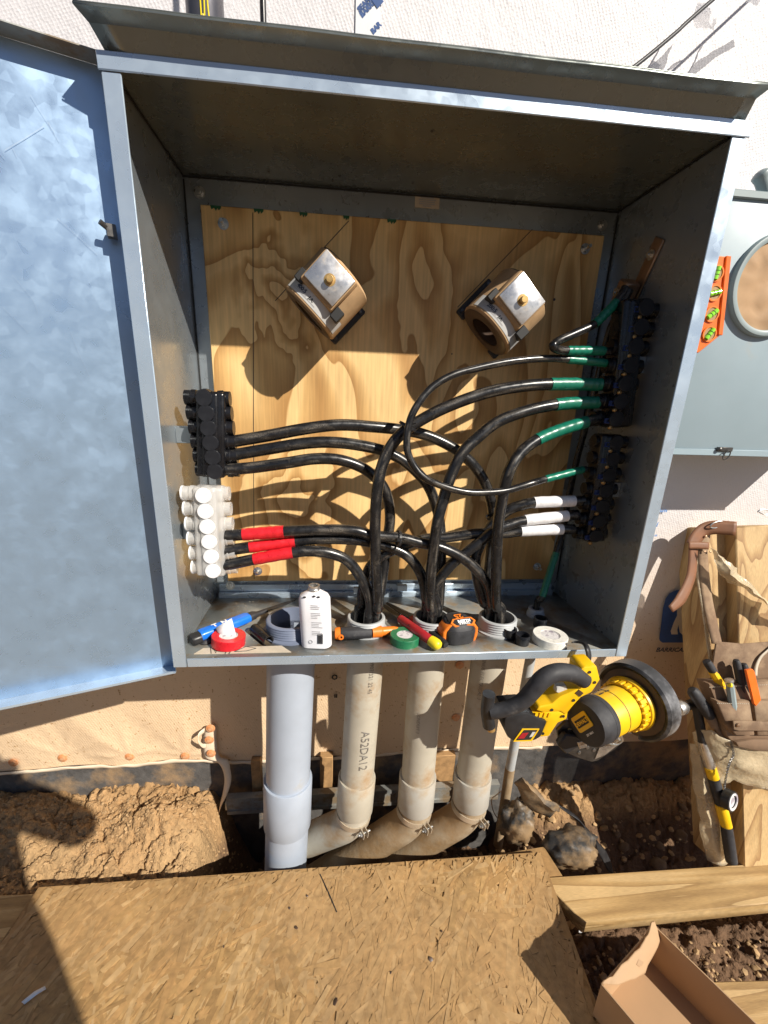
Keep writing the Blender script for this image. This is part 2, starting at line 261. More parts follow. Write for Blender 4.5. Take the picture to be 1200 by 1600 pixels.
# ------------------------------------------------------------------ mesh building
class MB:
    def __init__(s): s.v = []; s.f = []; s.sm = []
    def add(s, vs, fs, smooth=False):
        o = len(s.v); s.v += [V(v) for v in vs]; s.f += [tuple(i + o for i in f) for f in fs]; s.sm += [smooth] * len(fs); return s
    def box(s, c, d, R=None, taper=1.):
        c = V(c); hx, hy, hz = d[0] / 2, d[1] / 2, d[2] / 2
        vs = [V((x * (taper if z > 0 else 1), y * (taper if z > 0 else 1), z)) for z in (-hz, hz) for x, y in ((-hx, -hy), (hx, -hy), (hx, hy), (-hx, hy))]
        if R is not None: vs = [R @ v for v in vs]
        return s.add([c + v for v in vs], [(3, 2, 1, 0), (4, 5, 6, 7), (0, 1, 5, 4), (1, 2, 6, 5), (2, 3, 7, 6), (3, 0, 4, 7)])
    def lohi(s, a, b): a, b = V(a), V(b); return s.box((a + b) / 2, [abs(b[i] - a[i]) for i in range(3)])
    def tube(s, pts, r, n=12, cap=True, smooth=True):
        pts = [V(p) for p in pts]; m = len(pts)
        rs = r if isinstance(r, (list, tuple)) else [r] * m
        t0 = (pts[1] - pts[0]).normalized(); up = V((0, 0, 1)) if abs(t0.z) < .9 else V((0, 1, 0))
        u = t0.cross(up).normalized(); vs = []; fs = []
        for i, p in enumerate(pts):
            t = (pts[min(i + 1, m - 1)] - pts[max(i - 1, 0)]).normalized()
            u = (u - t * u.dot(t)).normalized(); w = t.cross(u)
            vs += [p + (u * math.cos(2 * PI * k / n) + w * math.sin(2 * PI * k / n)) * rs[i] for k in range(n)]
        for i in range(m - 1):
            for k in range(n): a = i * n + k; b = i * n + (k + 1) % n; fs.append((a, b, b + n, a + n))
        s.add(vs, fs, smooth)
        if cap:
            s.add(vs[:n], [tuple(range(n))[::-1]]); s.add(vs[-n:], [tuple(range(n))])
        return s
    def lathe(s, prof, o, ax, n=28, smooth=True, sx=1., u=None):
        """prof = [(r,h)...] turned about axis ax through o"""
        o = V(o); ax = V(ax).normalized()
        if u is None: u = ax.cross(V((0, 0, 1)) if abs(ax.z) < .9 else V((1, 0, 0))).normalized()
        w = ax.cross(u); vs = []; fs = []
        for r, h in prof: vs += [o + ax * h + (u * math.cos(2 * PI * k / n) * sx + w * math.sin(2 * PI * k / n)) * r for k in range(n)]
        for i in range(len(prof) - 1):
            for k in range(n): a = i * n + k; b = i * n + (k + 1) % n; fs.append((a, b, b + n, a + n))
        s.add(vs, fs, smooth)
        if prof[0][0] > 1e-6 and getattr(s, 'caps', True) and prof[0] != prof[-1]:
            s.add(vs[:n], [tuple(range(n))[::-1]]); s.add(vs[-n:], [tuple(range(n))])
        return s
    def ring(s, ri, ro, h, o, ax, n=32):
        return s.lathe([(ri, 0), (ro, 0), (ro, h), (ri, h), (ri, 0)], o, ax, n, smooth=False)
    def prism(s, poly, o, u, w, h):
        """polygon in frame (o,u,w) extruded by vector h"""
        o, u, w, h = V(o), V(u), V(w), V(h); n = len(poly)
        a = [o + u * p[0] + w * p[1] for p in poly]; b = [p + h for p in a]
        return s.add(a + b, [tuple(range(n))[::-1], tuple(range(n, 2 * n))] + [(i, (i + 1) % n, (i + 1) % n + n, i + n) for i in range(n)])
    def sheet(s, rows, smooth=True):
        nr, nc = len(rows), len(rows[0]); vs = [p for r in rows for p in r]
        return s.add(vs, [(i * nc + j, i * nc + j + 1, (i + 1) * nc + j + 1, (i + 1) * nc + j) for i in range(nr - 1) for j in range(nc - 1)], smooth)
    def loft(s, rings, smooth=True):
        n = len(rings[0]); vs = [p for r in rings for p in r]
        s.add(vs, [(i * n + k, i * n + (k + 1) % n, (i + 1) * n + (k + 1) % n, (i + 1) * n + k) for i in range(len(rings) - 1) for k in range(n)], smooth)
        return s.add(rings[0], [tuple(range(n))[::-1]]).add(rings[-1], [tuple(range(n))])

def wloc(p):
    o = V((0, 0, 0))
    while p is not None: o = o + p.location; p = p.parent
    return o
def part(mb, name, m, parent=None, bevel=0., seg=1, loc=None, solid=0., sub=0, label=None):
    base = wloc(parent) if parent else V((0, 0, 0))
    org = V(loc) if loc is not None else base
    me = bpy.data.meshes.new(name); me.from_pydata([tuple(v - org) for v in mb.v], [], mb.f)
    me.polygons.foreach_set('use_smooth', mb.sm)
    bm = bmesh.new(); bm.from_mesh(me)
    bmesh.ops.remove_doubles(bm, verts=bm.verts, dist=1e-6)
    bmesh.ops.recalc_face_normals(bm, faces=bm.faces)
    if bevel:
        es = [e for e in bm.edges if len(e.link_faces) == 2 and e.calc_face_angle(0) > math.radians(32)]
        if es: bmesh.ops.bevel(bm, geom=es, offset=bevel, segments=seg, affect='EDGES', clamp_overlap=True, profile=.5)
    bm.to_mesh(me); bm.free()
    me.set_sharp_from_angle(angle=math.radians(38))
    me.materials.append(M[m] if isinstance(m, str) else m)
    o = bpy.data.objects.new(name, me); C.objects.link(o)
    if parent: o.parent = parent
    o.location = org - base
    if solid: md = o.modifiers.new('solid', 'SOLIDIFY'); md.thickness = solid; md.offset = 0
    if sub: md = o.modifiers.new('sub', 'SUBSURF'); md.levels = sub; md.render_levels = sub
    if label: o['label'] = label
    return o
def thing(name, label, cat, loc=(0, 0, 0), group=None):
    o = bpy.data.objects.new(name, None); C.objects.link(o); o.location = V(loc); o.empty_display_size = .03
    o['label'] = label; o['category'] = cat
    if group: o['group'] = group
    return o
def tag(o, label, cat, group=None):
    o['label'] = label; o['category'] = cat
    if group: o['group'] = group
    return o
def struct(o): o['kind'] = 'structure'; return o
def copy_part(o, parent, dloc):
    c = o.copy(); C.objects.link(c); c.parent = parent; c.location = o.location + V(dloc); return c

def cr(pts, n=8):
    """Catmull-Rom"""
    P_ = [V(p) for p in pts]; P_ = [P_[0] * 2 - P_[1]] + P_ + [P_[-1] * 2 - P_[-2]]; out = []
    for i in range(1, len(P_) - 2):
        a, b, c, d = P_[i - 1:i + 3]
        for k in range(n):
            t = k / n; out.append(.5 * ((2 * b) + (c - a) * t + (2 * a - 5 * b + 4 * c - d) * t * t + (3 * b - a - 3 * c + d) * t ** 3))
    out.append(P_[-2]); return out

def text_mb(txt, size, o, u, w, lift=.0006, align='LEFT', bold=0., shear=0., bend=None, squash=1.):
    """flat print: letters laid in the frame o,u,w ; bend(point2d)->(pos) for curved ground"""
    cd = bpy.data.curves.new('t', 'FONT'); cd.body = txt; cd.size = size; cd.align_x = align; cd.offset = bold; cd.shear = shear; cd.resolution_u = 2
    ob = bpy.data.objects.new('t', cd); C.objects.link(ob)
    dg = bpy.context.evaluated_depsgraph_get(); me = bpy.data.meshes.new_from_object(ob.evaluated_get(dg))
    mb = MB(); o, u, w = V(o), V(u).normalized(), V(w).normalized(); nrm = u.cross(w)
    vs = [bend(v.co.x * squash, v.co.y) if bend else o + u * v.co.x * squash + w * v.co.y + nrm * lift for v in me.vertices]
    mb.add(vs, [tuple(p.vertices) for p in me.polygons])
    bpy.data.objects.remove(ob); bpy.data.curves.remove(cd); bpy.data.meshes.remove(me)
    return mb

# ------------------------------------------------------------------ dimensions of the steel cabinet
BW, BH, BD = .914, .9045, .3078
hw = BW / 2
WALL = BD + .006                     # face of the house wrap

# value noise on arrays
def vnoise(x, y, seed=0):
    xi = np.floor(x).astype(np.int64); yi = np.floor(y).astype(np.int64); xf = x - xi; yf = y - yi
    def h(a, b):
        n = (a * 374761393 + b * 668265263 + seed * 144665) & 0xffffffff
        n = ((n ^ (n >> 13)) * 1274126177) & 0xffffffff
        return ((n ^ (n >> 16)) & 0xffff) / 65535.
    u = xf * xf * (3 - 2 * xf); v = yf * yf * (3 - 2 * yf)
    return (h(xi, yi) * (1 - u) + h(xi + 1, yi) * u) * (1 - v) + (h(xi, yi + 1) * (1 - u) + h(xi + 1, yi + 1) * u) * v
def fbm(x, y, o=5, seed=0, ridged=False):
    a, s, t = .5, np.zeros_like(x), 0
    for i in range(o):
        n = vnoise(x, y, seed + i)
        if ridged: n = 1 - np.abs(2 * n - 1)
        s += a * n; t += a; a *= .5; x = x * 2.03; y = y * 2.03
    return s / t
def sstep(a, b, x): t = np.clip((x - a) / (b - a), 0, 1); return t * t * (3 - 2 * t)

# ================================================================== SETTING: ground
def cells(x, y, seed):
    """cracked plates: height of the nearest cell and distance to its edge"""
    x, y = np.asarray(x, float), np.asarray(y, float); xi, yi = np.floor(x), np.floor(y); d1 = np.full(x.shape, 9.); d2 = np.full(x.shape, 9.); hh = np.zeros(x.shape)
    for a in (-1, 0, 1):
        for b in (-1, 0, 1):
            cx, cy = xi + a, yi + b
            px_ = cx + vnoise(cx, cy, seed * 7 + 1); py_ = cy + vnoise(cx, cy, seed * 7 + 2); d = np.hypot(px_ - x, py_ - y); c = vnoise(cx, cy, seed * 7 + 3)
            m = d < d1; d2 = np.where(m, d1, np.minimum(d2, d)); hh = np.where(m, c, hh); d1 = np.where(m, d, d1)
    return hh, d2 - d1
def ground_h(x, y):
    trench = sstep(-.52, -.40, x + .05 * (fbm(y * 9, x * 3, 3, 5) - .5)) * sstep(-.02, .05, y)
    base = -.675 + .03 * (fbm(x * 3, y * 3, 3, 1) - .5)
    mound = sstep(-.40, -.60, x) * sstep(.02, .12, y) * (.0 + .055 * sstep(.10, .29, y) + .05 * (fbm(x * 5 + 3, y * 6, 3, 8) - .4))
    # spill of clay by the wall, running down to the right
    mound = mound + .05 * np.exp(-((x + .60) / .10) ** 2 - ((y - .20) / .07) ** 2)
    deep = -.27 - .03 * sstep(.3, .8, x)
    pit = sstep(.36, .46, x) * sstep(.035, -.01, y) * sstep(-.75, -.6, y) * -.17
    z = base + mound + trench * deep * (1 - .93 * sstep(.10, .31, y) * sstep(.36, .50, x)) + pit
    near = sstep(2.2, 1.3, np.abs(x)) * sstep(-1.6, -.9, y)
    wx, wy = x + .03 * (fbm(x * 18, y * 18, 3, 61) - .5), y + .03 * (fbm(x * 18 + 7, y * 18, 3, 62) - .5)
    h1, e1 = cells(wx * 13, wy * 17, 5); h2, e2 = cells(wx * 34, wy * 38, 6); h3, e3 = cells(wx * 80, wy * 80, 7)
    z = z + near * (.044 * (fbm(x * 9, y * 9, 5, 3) - .5) + .015 * (h1 - .5) + .012 * (h2 - .5) + .004 * (h3 - .5)
                    - .024 * (1 - sstep(.0, .10, e1)) * sstep(.42, .58, fbm(x * 6 + 3, y * 6, 3, 71)) - .008 * (1 - sstep(0, .2, e2)) + .013 * (fbm(x * 85, y * 85, 3, 9) - .5) + .008 * (fbm(x * 40, y * 40, 3, 19) - .5))
    return z
def lines(lo, hi, d, far):
    a = list(np.arange(lo, hi + d / 2, d)); s = d
    while a[-1] < far: s *= 1.35; a.append(a[-1] + s)
    b = []; s = d; q = lo
    while q > -far: s *= 1.35; q -= s; b.append(q)
    return np.array(b[::-1] + a)
gx, gy = lines(-1.30, 1.20, .0052, 150), lines(-.55, .325, .0052, 150)
X, Y = np.meshgrid(gx, gy); Z = ground_h(X, Y)
mb = MB(); nx, ny = len(gx), len(gy)
me = bpy.data.meshes.new('ground')
idx = np.arange(nx * ny).reshape(ny, nx)
quads = np.stack([idx[:-1, :-1], idx[:-1, 1:], idx[1:, 1:], idx[1:, :-1]], -1).reshape(-1, 4)
me.from_pydata(np.stack([X, Y, Z], -1).reshape(-1, 3).tolist(), [], quads.tolist())
me.polygons.foreach_set('use_smooth', [True] * len(quads))
ca = me.color_attributes.new('col', 'FLOAT_COLOR', 'POINT')
k = fbm(X * 7, Y * 7, 5, 31)[..., None]; k2 = sstep(.45, .62, fbm(X * 3 + 9, Y * 3, 4, 41))[..., None]
low_tone = sstep(-.72, -.80, Z)[..., None]; far_ = np.maximum(sstep(-.75, -1.3, Y), sstep(1.3, 2.0, np.abs(X)))[..., None]
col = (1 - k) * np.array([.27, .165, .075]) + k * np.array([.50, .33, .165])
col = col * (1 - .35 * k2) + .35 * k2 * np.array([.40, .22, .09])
col = col * (1 - low_tone) + low_tone * np.array([.15, .085, .045])  # soil colour turns darker with depth
col = col * (1 - far_) + far_ * np.array([.17, .115, .07])  # distant ground darkened to cut the light it bounces back
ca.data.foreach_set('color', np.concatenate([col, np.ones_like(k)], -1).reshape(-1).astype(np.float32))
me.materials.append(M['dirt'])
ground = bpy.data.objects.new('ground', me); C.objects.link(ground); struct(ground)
def gh(x, y):
    i = min(max(int(np.searchsorted(gx, x)) - 1, 0), nx - 2); j = min(max(int(np.searchsorted(gy, y)) - 1, 0), ny - 2)
    a, b = (x - gx[i]) / (gx[i + 1] - gx[i]), (y - gy[j]) / (gy[j + 1] - gy[j])
    return float(Z[j, i] * (1 - a) * (1 - b) + Z[j, i + 1] * a * (1 - b) + Z[j + 1, i] * (1 - a) * b + Z[j + 1, i + 1] * a * b)

ICO = None
def ico():
    global ICO
    if ICO is None:
        bm = bmesh.new(); bmesh.ops.create_icosphere(bm, subdivisions=1, radius=1); bm.verts.ensure_lookup_table()
        ICO = ([v.co.copy() for v in bm.verts], [tuple(v.index for v in f.verts) for f in bm.faces]); bm.free()
    return ICO
def rock(mb, c, r, sq=.65, smooth=False, rough=.35):
    vs, fs = ico(); q = random.random() * 50
    e = mathutils_rot(); s = V((random.uniform(.7, 1.25), random.uniform(.7, 1.25), sq * random.uniform(.75, 1.2)))
    mb.add([V(c) + (e @ V([a * b for a, b in zip(v, s)])) * r * (1 + rough * mnoise.noise(v * 1.7 + V((q, q, q)))) for v in vs], fs, smooth)
def mathutils_rot():
    from mathutils import Euler
    return Euler((random.uniform(-.5, .5), random.uniform(-.5, .5), random.uniform(0, 6.28))).to_matrix()

mb = MB()                                            # clods and grit lying on the clay
for i in range(3200):
    x = random.uniform(-1.2, -.38); y = random.uniform(.0, .29)
    r = random.choice((.0015, .002, .002, .003, .003, .004, .005)); rock(mb, (x, y, gh(x, y) + r * .3), r, .7, False, .7)
for i in range(900):
    x = random.uniform(-.4, 1.15); y = random.uniform(.04, .3)
    r = random.choice((.003, .005, .006, .009, .013)); rock(mb, (x, y, gh(x, y) + r * .3), r)
for i in range(800):
    x = random.uniform(.37, 1.1); y = random.uniform(-.45, -.05)
    r = random.choice((.003, .005, .006, .009)); rock(mb, (x, y, gh(x, y) + r * .3), r)
o = part(mb, 'clay_clods', 'clod'); o['kind'] = 'stuff'
for i in range(34):                                  # bigger stones beside the cardboard box
    x = random.uniform(.40, .95); y = random.uniform(-.30, -.10); r = random.uniform(.010, .027)
    m1 = MB(); rock(m1, (x, y, gh(x, y) + r * .25), r, .5, False, .8)
    o = part(m1, 'stone', 'stone', bevel=.0012, loc=(x, y, gh(x, y)))
    tag(o, 'clay coloured stone in the shaded hollow beside the cardboard box', 'stone', 'stones around the cardboard box')
for i in range(26):
    x = random.uniform(.38, 1.05); y = random.uniform(.06, .26); r = random.uniform(.014, .032)
    m1 = MB(); rock(m1, (x, y, gh(x, y) + r * .3), r, .55)
    o = part(m1, 'stone', 'stone', bevel=.002, loc=(x, y, gh(x, y)))
    tag(o, 'earthy stone in the dark trench under the steel cabinet', 'stone', 'stones in the trench')

# ================================================================== the wall: sheathing, foundation, wrap
wall = thing('wrapped_wall', 'building wall clad in white embossed house wrap above a dark foundation', 'wall', (0, WALL, -.5))
m1 = MB(); m1.lohi((-6, WALL + .004, -.512), (6, WALL + .16, 3.2)); part(m1, 'sheathing', 'osb_base', wall)
m1 = MB()
fx = np.linspace(-6, 6, 241); fz = np.linspace(-1.2, -.512, 24)
m1.sheet([[V((x, WALL + .006 + .006 * (mnoise.noise(V((x * 5, z * 9, 0)))), z)) for x in fx] for z in fz])
part(m1, 'foundation', 'found', wall)
def wrap_bottom(x): return -.530 + .006 * math.sin(x * 7) + .010 * mnoise.noise(V((x * 6, 3, 0)))
nails = [at(x, y, WALL - .004) for x, y in ((99, 1183), (203, 1181), (290, 1180), (718, 1038), (712, 1120), (22, 1190))]
m1 = MB(); rows = []
xs = list(np.linspace(-6, -1.3, 12)) + list(np.linspace(-1.28, 1.4, 330)) + list(np.linspace(1.5, 6, 12))
zs = list(np.linspace(0, .5, 90)) + list(np.linspace(.52, 1, 20))
for tz in zs:
    r = []
    for x in xs:
        zb = wrap_bottom(x); z = zb + (.0 - zb) * (tz / .5) if tz <= .5 else (tz - .5) / .5 * 3.2
        d = .0025 * mnoise.noise(V((x * 4, z * 4, 1)))
        low = max(0, min(1, (-.15 - z) / .3))
        d += .007 * low * mnoise.noise(V((x * 7 + z * 4, z * 3, 5)))
        for nl in nails[:3]:                               # pulls radiating up and left from the cap nails
            dx, dz = x - nl.x, z - nl.z
            if abs(dx) < .3 and 0 < dz < .25:
                ang = math.atan2(dz, dx); rr = math.hypot(dx, dz)
                d += .0035 * math.exp(-rr / .10) * max(0, math.sin(ang * 9 + nl.x * 10)) * min(1, rr / .02)
        r.append(V((x, WALL - .004 - max(-.003, d), z)))
    rows.append(r)
m1.sheet(rows); part(m1, 'house_wrap', 'wrap', wall)
# frayed tan lower hem
m1 = MB(); hx = np.linspace(-1.3, .5, 200)
m1.sheet([[V((x, WALL - .008 - .003 * mnoise.noise(V((x * 20, k, 0))), wrap_bottom(x) + dz + .003 * mnoise.noise(V((x * 30, dz * 50, 4))))) for x in hx] for k, dz in enumerate((.003, -.003, -.008))])
part(m1, 'wrap_hem', 'wrap_plain', wall, solid=.0012)
def cap_nail(p, parent):
    m1 = MB(); m1.lathe([(.0001, .0035), (.006, .0034), (.0075, .0022), (.0122, .0015), (.0128, 0), (.0001, 0)], p, (0, -1, 0), 20)
    return part(m1, 'cap_nail', 'orange_cap', parent, loc=p)
for p in nails: cap_nail(p + V((0, -.003, 0)), wall)
# seam tape with its print
a = at(556, 0, WALL - .006); b = at(594, 0, WALL - .006)
m1 = MB(); m1.lohi((a.x, WALL - .0075, .95), (b.x, WALL - .0062, 3.2)); st = part(m1, 'seam_tape', 'seam', wall)
d45 = V((.72, 0, .69)).normalized(); u45 = V((-.69, 0, .72)).normalized()
for (px, py, s, t) in ((566, 28, .0115, 'BARRICADE'), (562, 20, .0115, 'SEAM TAPE'), (583, 54, .0115, 'BAR')):
    part(text_mb(t, s, at(px, py, WALL - .0076), d45, u45, .0004, bold=.0008), 'tape_lettering', 'ink_blue', st)
m1 = MB(); c = at(590, 1, WALL - .0082); m1.prism([(-.008, -.008), (.008, -.008), (.008, .008), (-.008, .008)], c, d45, u45, V((0, -.0004, 0))); part(m1, 'tape_emblem', 'ink_blue', st)
# bear emblem and word on the wrap, lower right
YP = WALL - .0105
q = [at(x, y, YP) for x, y in ((1030, 1003), (1098, 1003), (1098, 918), (1036, 920))]
def flat(mb, pts, h=.0005):
    n = len(pts); mb.add([p for p in pts] + [p + V((0, -h, 0)) for p in pts], [tuple(range(n)), tuple(range(n, 2 * n))] + [(i, (i + 1) % n, (i + 1) % n + n, i + n) for i in range(n)]); return mb
def pxpoly(pts, Y): return [at(x, y, Y) for x, y in pts]
m1 = MB(); flat(m1, pxpoly([(1030, 998), (1031, 1001), (1035, 1004), (1101, 1004), (1106, 1001), (1107, 996), (1107, 926), (1105, 921), (1100, 918), (1057, 922), (1046, 927), (1040, 935), (1036, 950)], YP)); em = part(m1, 'wrap_emblem', 'ink_blue', wall)
m1 = MB(); flat(m1, pxpoly([(1049, 991), (1048, 986), (1053, 972), (1058, 962), (1058, 950), (1064, 938), (1074, 930), (1090, 928), (1102, 933), (1104, 950), (1098, 965), (1098, 990), (1088, 991), (1087, 970), (1079, 970), (1078, 978), (1082, 990), (1081, 994), (1068, 993), (1062, 988), (1060, 976), (1058, 984), (1059, 991)], YP - .0012)); part(m1, 'bear_silhouette', 'wrap_plain', em)
a = at(1024, 1018, YP); b = at(1094, 1018, YP)
part(text_mb('BARRICADE', .0195, a, b - a, (0, 0, 1), .0006, bold=.0006, shear=.18, squash=1.10), 'wrap_lettering', 'ink_navy', wall)
for (px, py, s, t, mm) in ((1027, 800, .0125, 'ducts', 'ink_bright'), (1023, 823, .018, '1', 'ink_bright'), (1022, 838, .010, 'm', 'ink_bright')):
    part(text_mb(t, s, at(px, py, YP), (1, 0, 0), (0, 0, 1), .0005, bold=.0004, shear=.2), 'wrap_lettering', mm, wall)
part(text_mb('O', .022, at(527, 1062, YP), (0, 0, 1), (-1, 0, 0), .0006, bold=.001), 'wrap_lettering', 'ink_black', wall)
part(text_mb('=', .022, at(529, 1090, YP), (0, 0, 1), (-1, 0, 0), .0006, bold=.001), 'wrap_lettering', 'ink_black', wall)

# torn strip of wrap hanging with three cap nails
strip = thing('torn_wrap_strip', 'torn strip of house wrap hanging below the wall, held by three orange cap nails', 'torn strip', at(330, 1155, .30))
ctr = [(329, 1134, .302, 11), (328, 1160, .300, 13), (331, 1182, .298, 14), (346, 1188, .292, 12), (353, 1200, .285, 9), (356, 1218, .280, 9), (352, 1238, .280, 8), (345, 1258, .282, 5), (339, 1283, .284, 1.5)]
cs = cr([at(x, y, Y) for x, y, Y, w in ctr], 8); wsx = np.interp(np.linspace(0, 1, len(cs)), np.linspace(0, 1, len(ctr)), [w for *_, w in ctr])
m1 = MB(); rows = []
for i, (p, w_) in enumerate(zip(cs, wsx)):
    tw = max(0, (i / len(cs) - .35)) * 2.2; ww = w_ * .0015
    rows.append([p + V((math.cos(tw), -math.sin(tw), .1)) * ww * k + V((0, -.005 * (1 - k * k), 0)) for k in (-1, -.5, 0, .5, 1)])
m1.sheet(rows); part(m1, 'strip_sheet', 'wrap_plain', strip, solid=.0012)
m1 = MB(); loop = [at(x, y, Y) for x, y, Y in ((320, 1140, .295), (311, 1148, .28), (310, 1156, .275), (316, 1164, .285), (322, 1165, .295))]
lc = cr(loop, 6); m1.sheet([[p + V((0, 0, .006)), p, p + V((0, -.003, -.006))] for p in lc]); part(m1, 'curled_flap', 'wrap_plain', strip, solid=.001)
for x, y in ((329, 1138), (327, 1156), (330, 1177)): cap_nail(at(x, y, .289), strip)

# galvanised strut rail along the foundation
strut = thing('strut_rail', 'galvanised strut channel rail running behind the upright conduits', 'rail', (0, .27, -.65))
m1 = MB(); x0, x1 = at(357, 1250, .27).x, at(775, 1230, .27).x; za, zb = at(360, 1262, .27).z, at(360, 1238, .27).z
m1.lohi((x0, .25, za), (x1, .253, zb)); m1.lohi((x0, .253, zb - .003), (x1, .268, zb)); m1.lohi((x0, .253, za), (x1, .268, za + .003))
m1.lohi((x0, .247, zb - .012), (x1, .25, zb)); m1.lohi((x0, .247, za), (x1, .25, za + .012)); part(m1, 'channel', 'galv_floor', strut)
m1 = MB(); m1.lohi((x0 - .004, .248, (za + zb) / 2 - .012), (x0, .266, (za + zb) / 2 + .012)); part(m1, 'end_cap', 'alum', strut)

# sawn block between wall and conduits
for (xa, ya, xb, yb, lb) in ((393, 1184, 411, 1232, 'short sawn wood block between the torn strip and the blue grey conduit'), (500, 1178, 520, 1226, 'short sawn wood block showing right of the blue grey conduit'), (668, 1176, 705, 1226, 'short sawn wood block between the two right hand beige conduits')):
    a, b = at(xa, ya, .30), at(xb, yb, .30); m1 = MB(); m1.lohi((a.x, .285, b.z), (b.x, .31, a.z))
    tag(part(m1, 'wood_block', 'ply_edge', None, bevel=.002, loc=(a + b) / 2), lb, 'wood block')

# ================================================================== STEEL CABINET
enc = thing('steel_cabinet', 'large open galvanised steel electrical cabinet mounted on the wrapped wall', 'electrical cabinet', (0, BD / 2, 0))
T = .0025
m1 = MB(); m1.lohi((-hw, BD - T, 0), (hw, BD, BH)); part(m1, 'back_panel', 'galv', enc)
for s in (-1, 1):
    m1 = MB(); m1.lohi((s * hw, 0.0026, .0005), (s * (hw - T), BD - T - .0005, BH - .0005)); part(m1, 'side_panel', 'galv', enc)
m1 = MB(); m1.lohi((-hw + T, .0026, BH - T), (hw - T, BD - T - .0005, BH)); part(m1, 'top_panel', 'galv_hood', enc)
# floor with knocked out holes for the conduits
RINGS = [(456, 966, .056, .056), (572, 965, .043, .043), (675, 965, .043, .043), (778, 965, .043, .043), (838, 950, .017, .016)]
RC = []
for (x, y, r, _), zz in zip(RINGS, (.032, .030, .030, .030, .022)): p = atZ(x, y, zz); RC.append((p.x, p.y, r))
bm = bmesh.new()
def loopedges(pts):
    vs = [bm.verts.new(p) for p in pts]
    for i in range(len(vs)): bm.edges.new((vs[i], vs[(i + 1) % len(vs)]))
loopedges([(-hw + T, .0026, 0), (hw - T, .0026, 0), (hw - T, BD - T, 0), (-hw + T, BD - T, 0)])
for x, y, r in RC: loopedges([(x + r * .9 * math.cos(2 * PI * k / 28), y + r * .9 * math.sin(2 * PI * k / 28), 0) for k in range(28)])
bmesh.ops.triangle_fill(bm, edges=bm.edges[:], use_beauty=True)
m1 = MB(); bm.verts.ensure_lookup_table(); bm.verts.index_update(); m1.add([v.co.copy() for v in bm.verts], [tuple(v.index for v in f.verts) for f in bm.faces]); bm.free()
o = part(m1, 'floor_panel', 'galv_floor', enc); md = o.modifiers.new('s', 'SOLIDIFY'); md.thickness = .002; md.offset = -1
# front flanges: top one laps over the sides, bottom one sits between them
FL, FT = .0245, .0185
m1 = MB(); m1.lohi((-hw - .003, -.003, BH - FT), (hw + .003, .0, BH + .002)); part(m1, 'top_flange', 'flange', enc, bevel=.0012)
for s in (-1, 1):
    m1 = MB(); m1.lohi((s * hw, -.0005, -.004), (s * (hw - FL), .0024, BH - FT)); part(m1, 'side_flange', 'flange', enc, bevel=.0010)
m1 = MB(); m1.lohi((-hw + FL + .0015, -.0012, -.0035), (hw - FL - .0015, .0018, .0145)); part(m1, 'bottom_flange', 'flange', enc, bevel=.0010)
# rain hood: a rolled lip leaning out over the opening
def hood_row(y, z, xa, xb): return [V((xa + (xb - xa) * k / 30, y, z + .0003 * math.sin(k * .9))) for k in range(31)]
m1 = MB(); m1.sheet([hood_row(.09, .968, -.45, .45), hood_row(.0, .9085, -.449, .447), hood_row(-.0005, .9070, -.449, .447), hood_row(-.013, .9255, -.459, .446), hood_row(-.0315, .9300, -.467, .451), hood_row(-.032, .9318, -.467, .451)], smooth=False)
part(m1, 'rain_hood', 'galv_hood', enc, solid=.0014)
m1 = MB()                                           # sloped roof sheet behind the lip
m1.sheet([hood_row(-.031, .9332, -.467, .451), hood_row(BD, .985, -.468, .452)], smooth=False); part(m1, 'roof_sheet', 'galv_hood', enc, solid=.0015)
# dark folds where the sheets meet
for a_, b_ in (((-hw + T, BD - T - .0022, BH - T - .0042), (hw - T, BD - T - .0008, BH - T - .0012)), ((-hw + T + .0008, BD - T - .0022, .04), (-hw + T + .0034, BD - T - .0008, BH - .01)), ((hw - T - .0034, BD - T - .0022, .04), (hw - T - .0008, BD - T - .0008, BH - .01)),
               ((-hw + T + .0008, .03, BH - T - .0030), (-hw + T + .0028, BD - .008, BH - T - .0008)), ((hw - T - .0028, .03, BH - T - .0030), (hw - T - .0008, BD - .008, BH - T - .0008))):
    m1 = MB(); m1.lohi(a_, b_); part(m1, 'seam_gap', 'ink_black', enc)
# ledge rails at the foot of the back panel, with clips
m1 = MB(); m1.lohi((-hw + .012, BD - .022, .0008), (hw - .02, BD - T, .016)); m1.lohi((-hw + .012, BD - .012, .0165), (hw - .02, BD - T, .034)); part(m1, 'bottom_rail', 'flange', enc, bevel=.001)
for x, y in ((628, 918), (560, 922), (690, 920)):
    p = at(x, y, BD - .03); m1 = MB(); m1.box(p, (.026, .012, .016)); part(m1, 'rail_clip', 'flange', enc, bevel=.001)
def hexbolt(p, parent, ax=(0, -1, 0), r=.0065, stud=.018):
    p = V(p); m1 = MB(); m1.lathe([(.0001, 0), (r * 1.7, 0), (r * 1.7, .0015), (.0001, .0015)], p, ax, 20)
    m1.lathe([(.0001, .0016), (r * 1.1, .0016), (r * 1.1, .0065), (.0001, .0065)], p, ax, 6, smooth=False)
    m1.tube([p + V(ax) * .0064, p + V(ax) * stud], r * .55, 10); return part(m1, 'bolt', 'zinc', parent, loc=p)
for x, y in ((312, 301), (941, 352), (360, 915)): hexbolt(at(x, y, BD - T - .001) if y < 800 else at(x, y, BD - .024), enc, stud=.009)
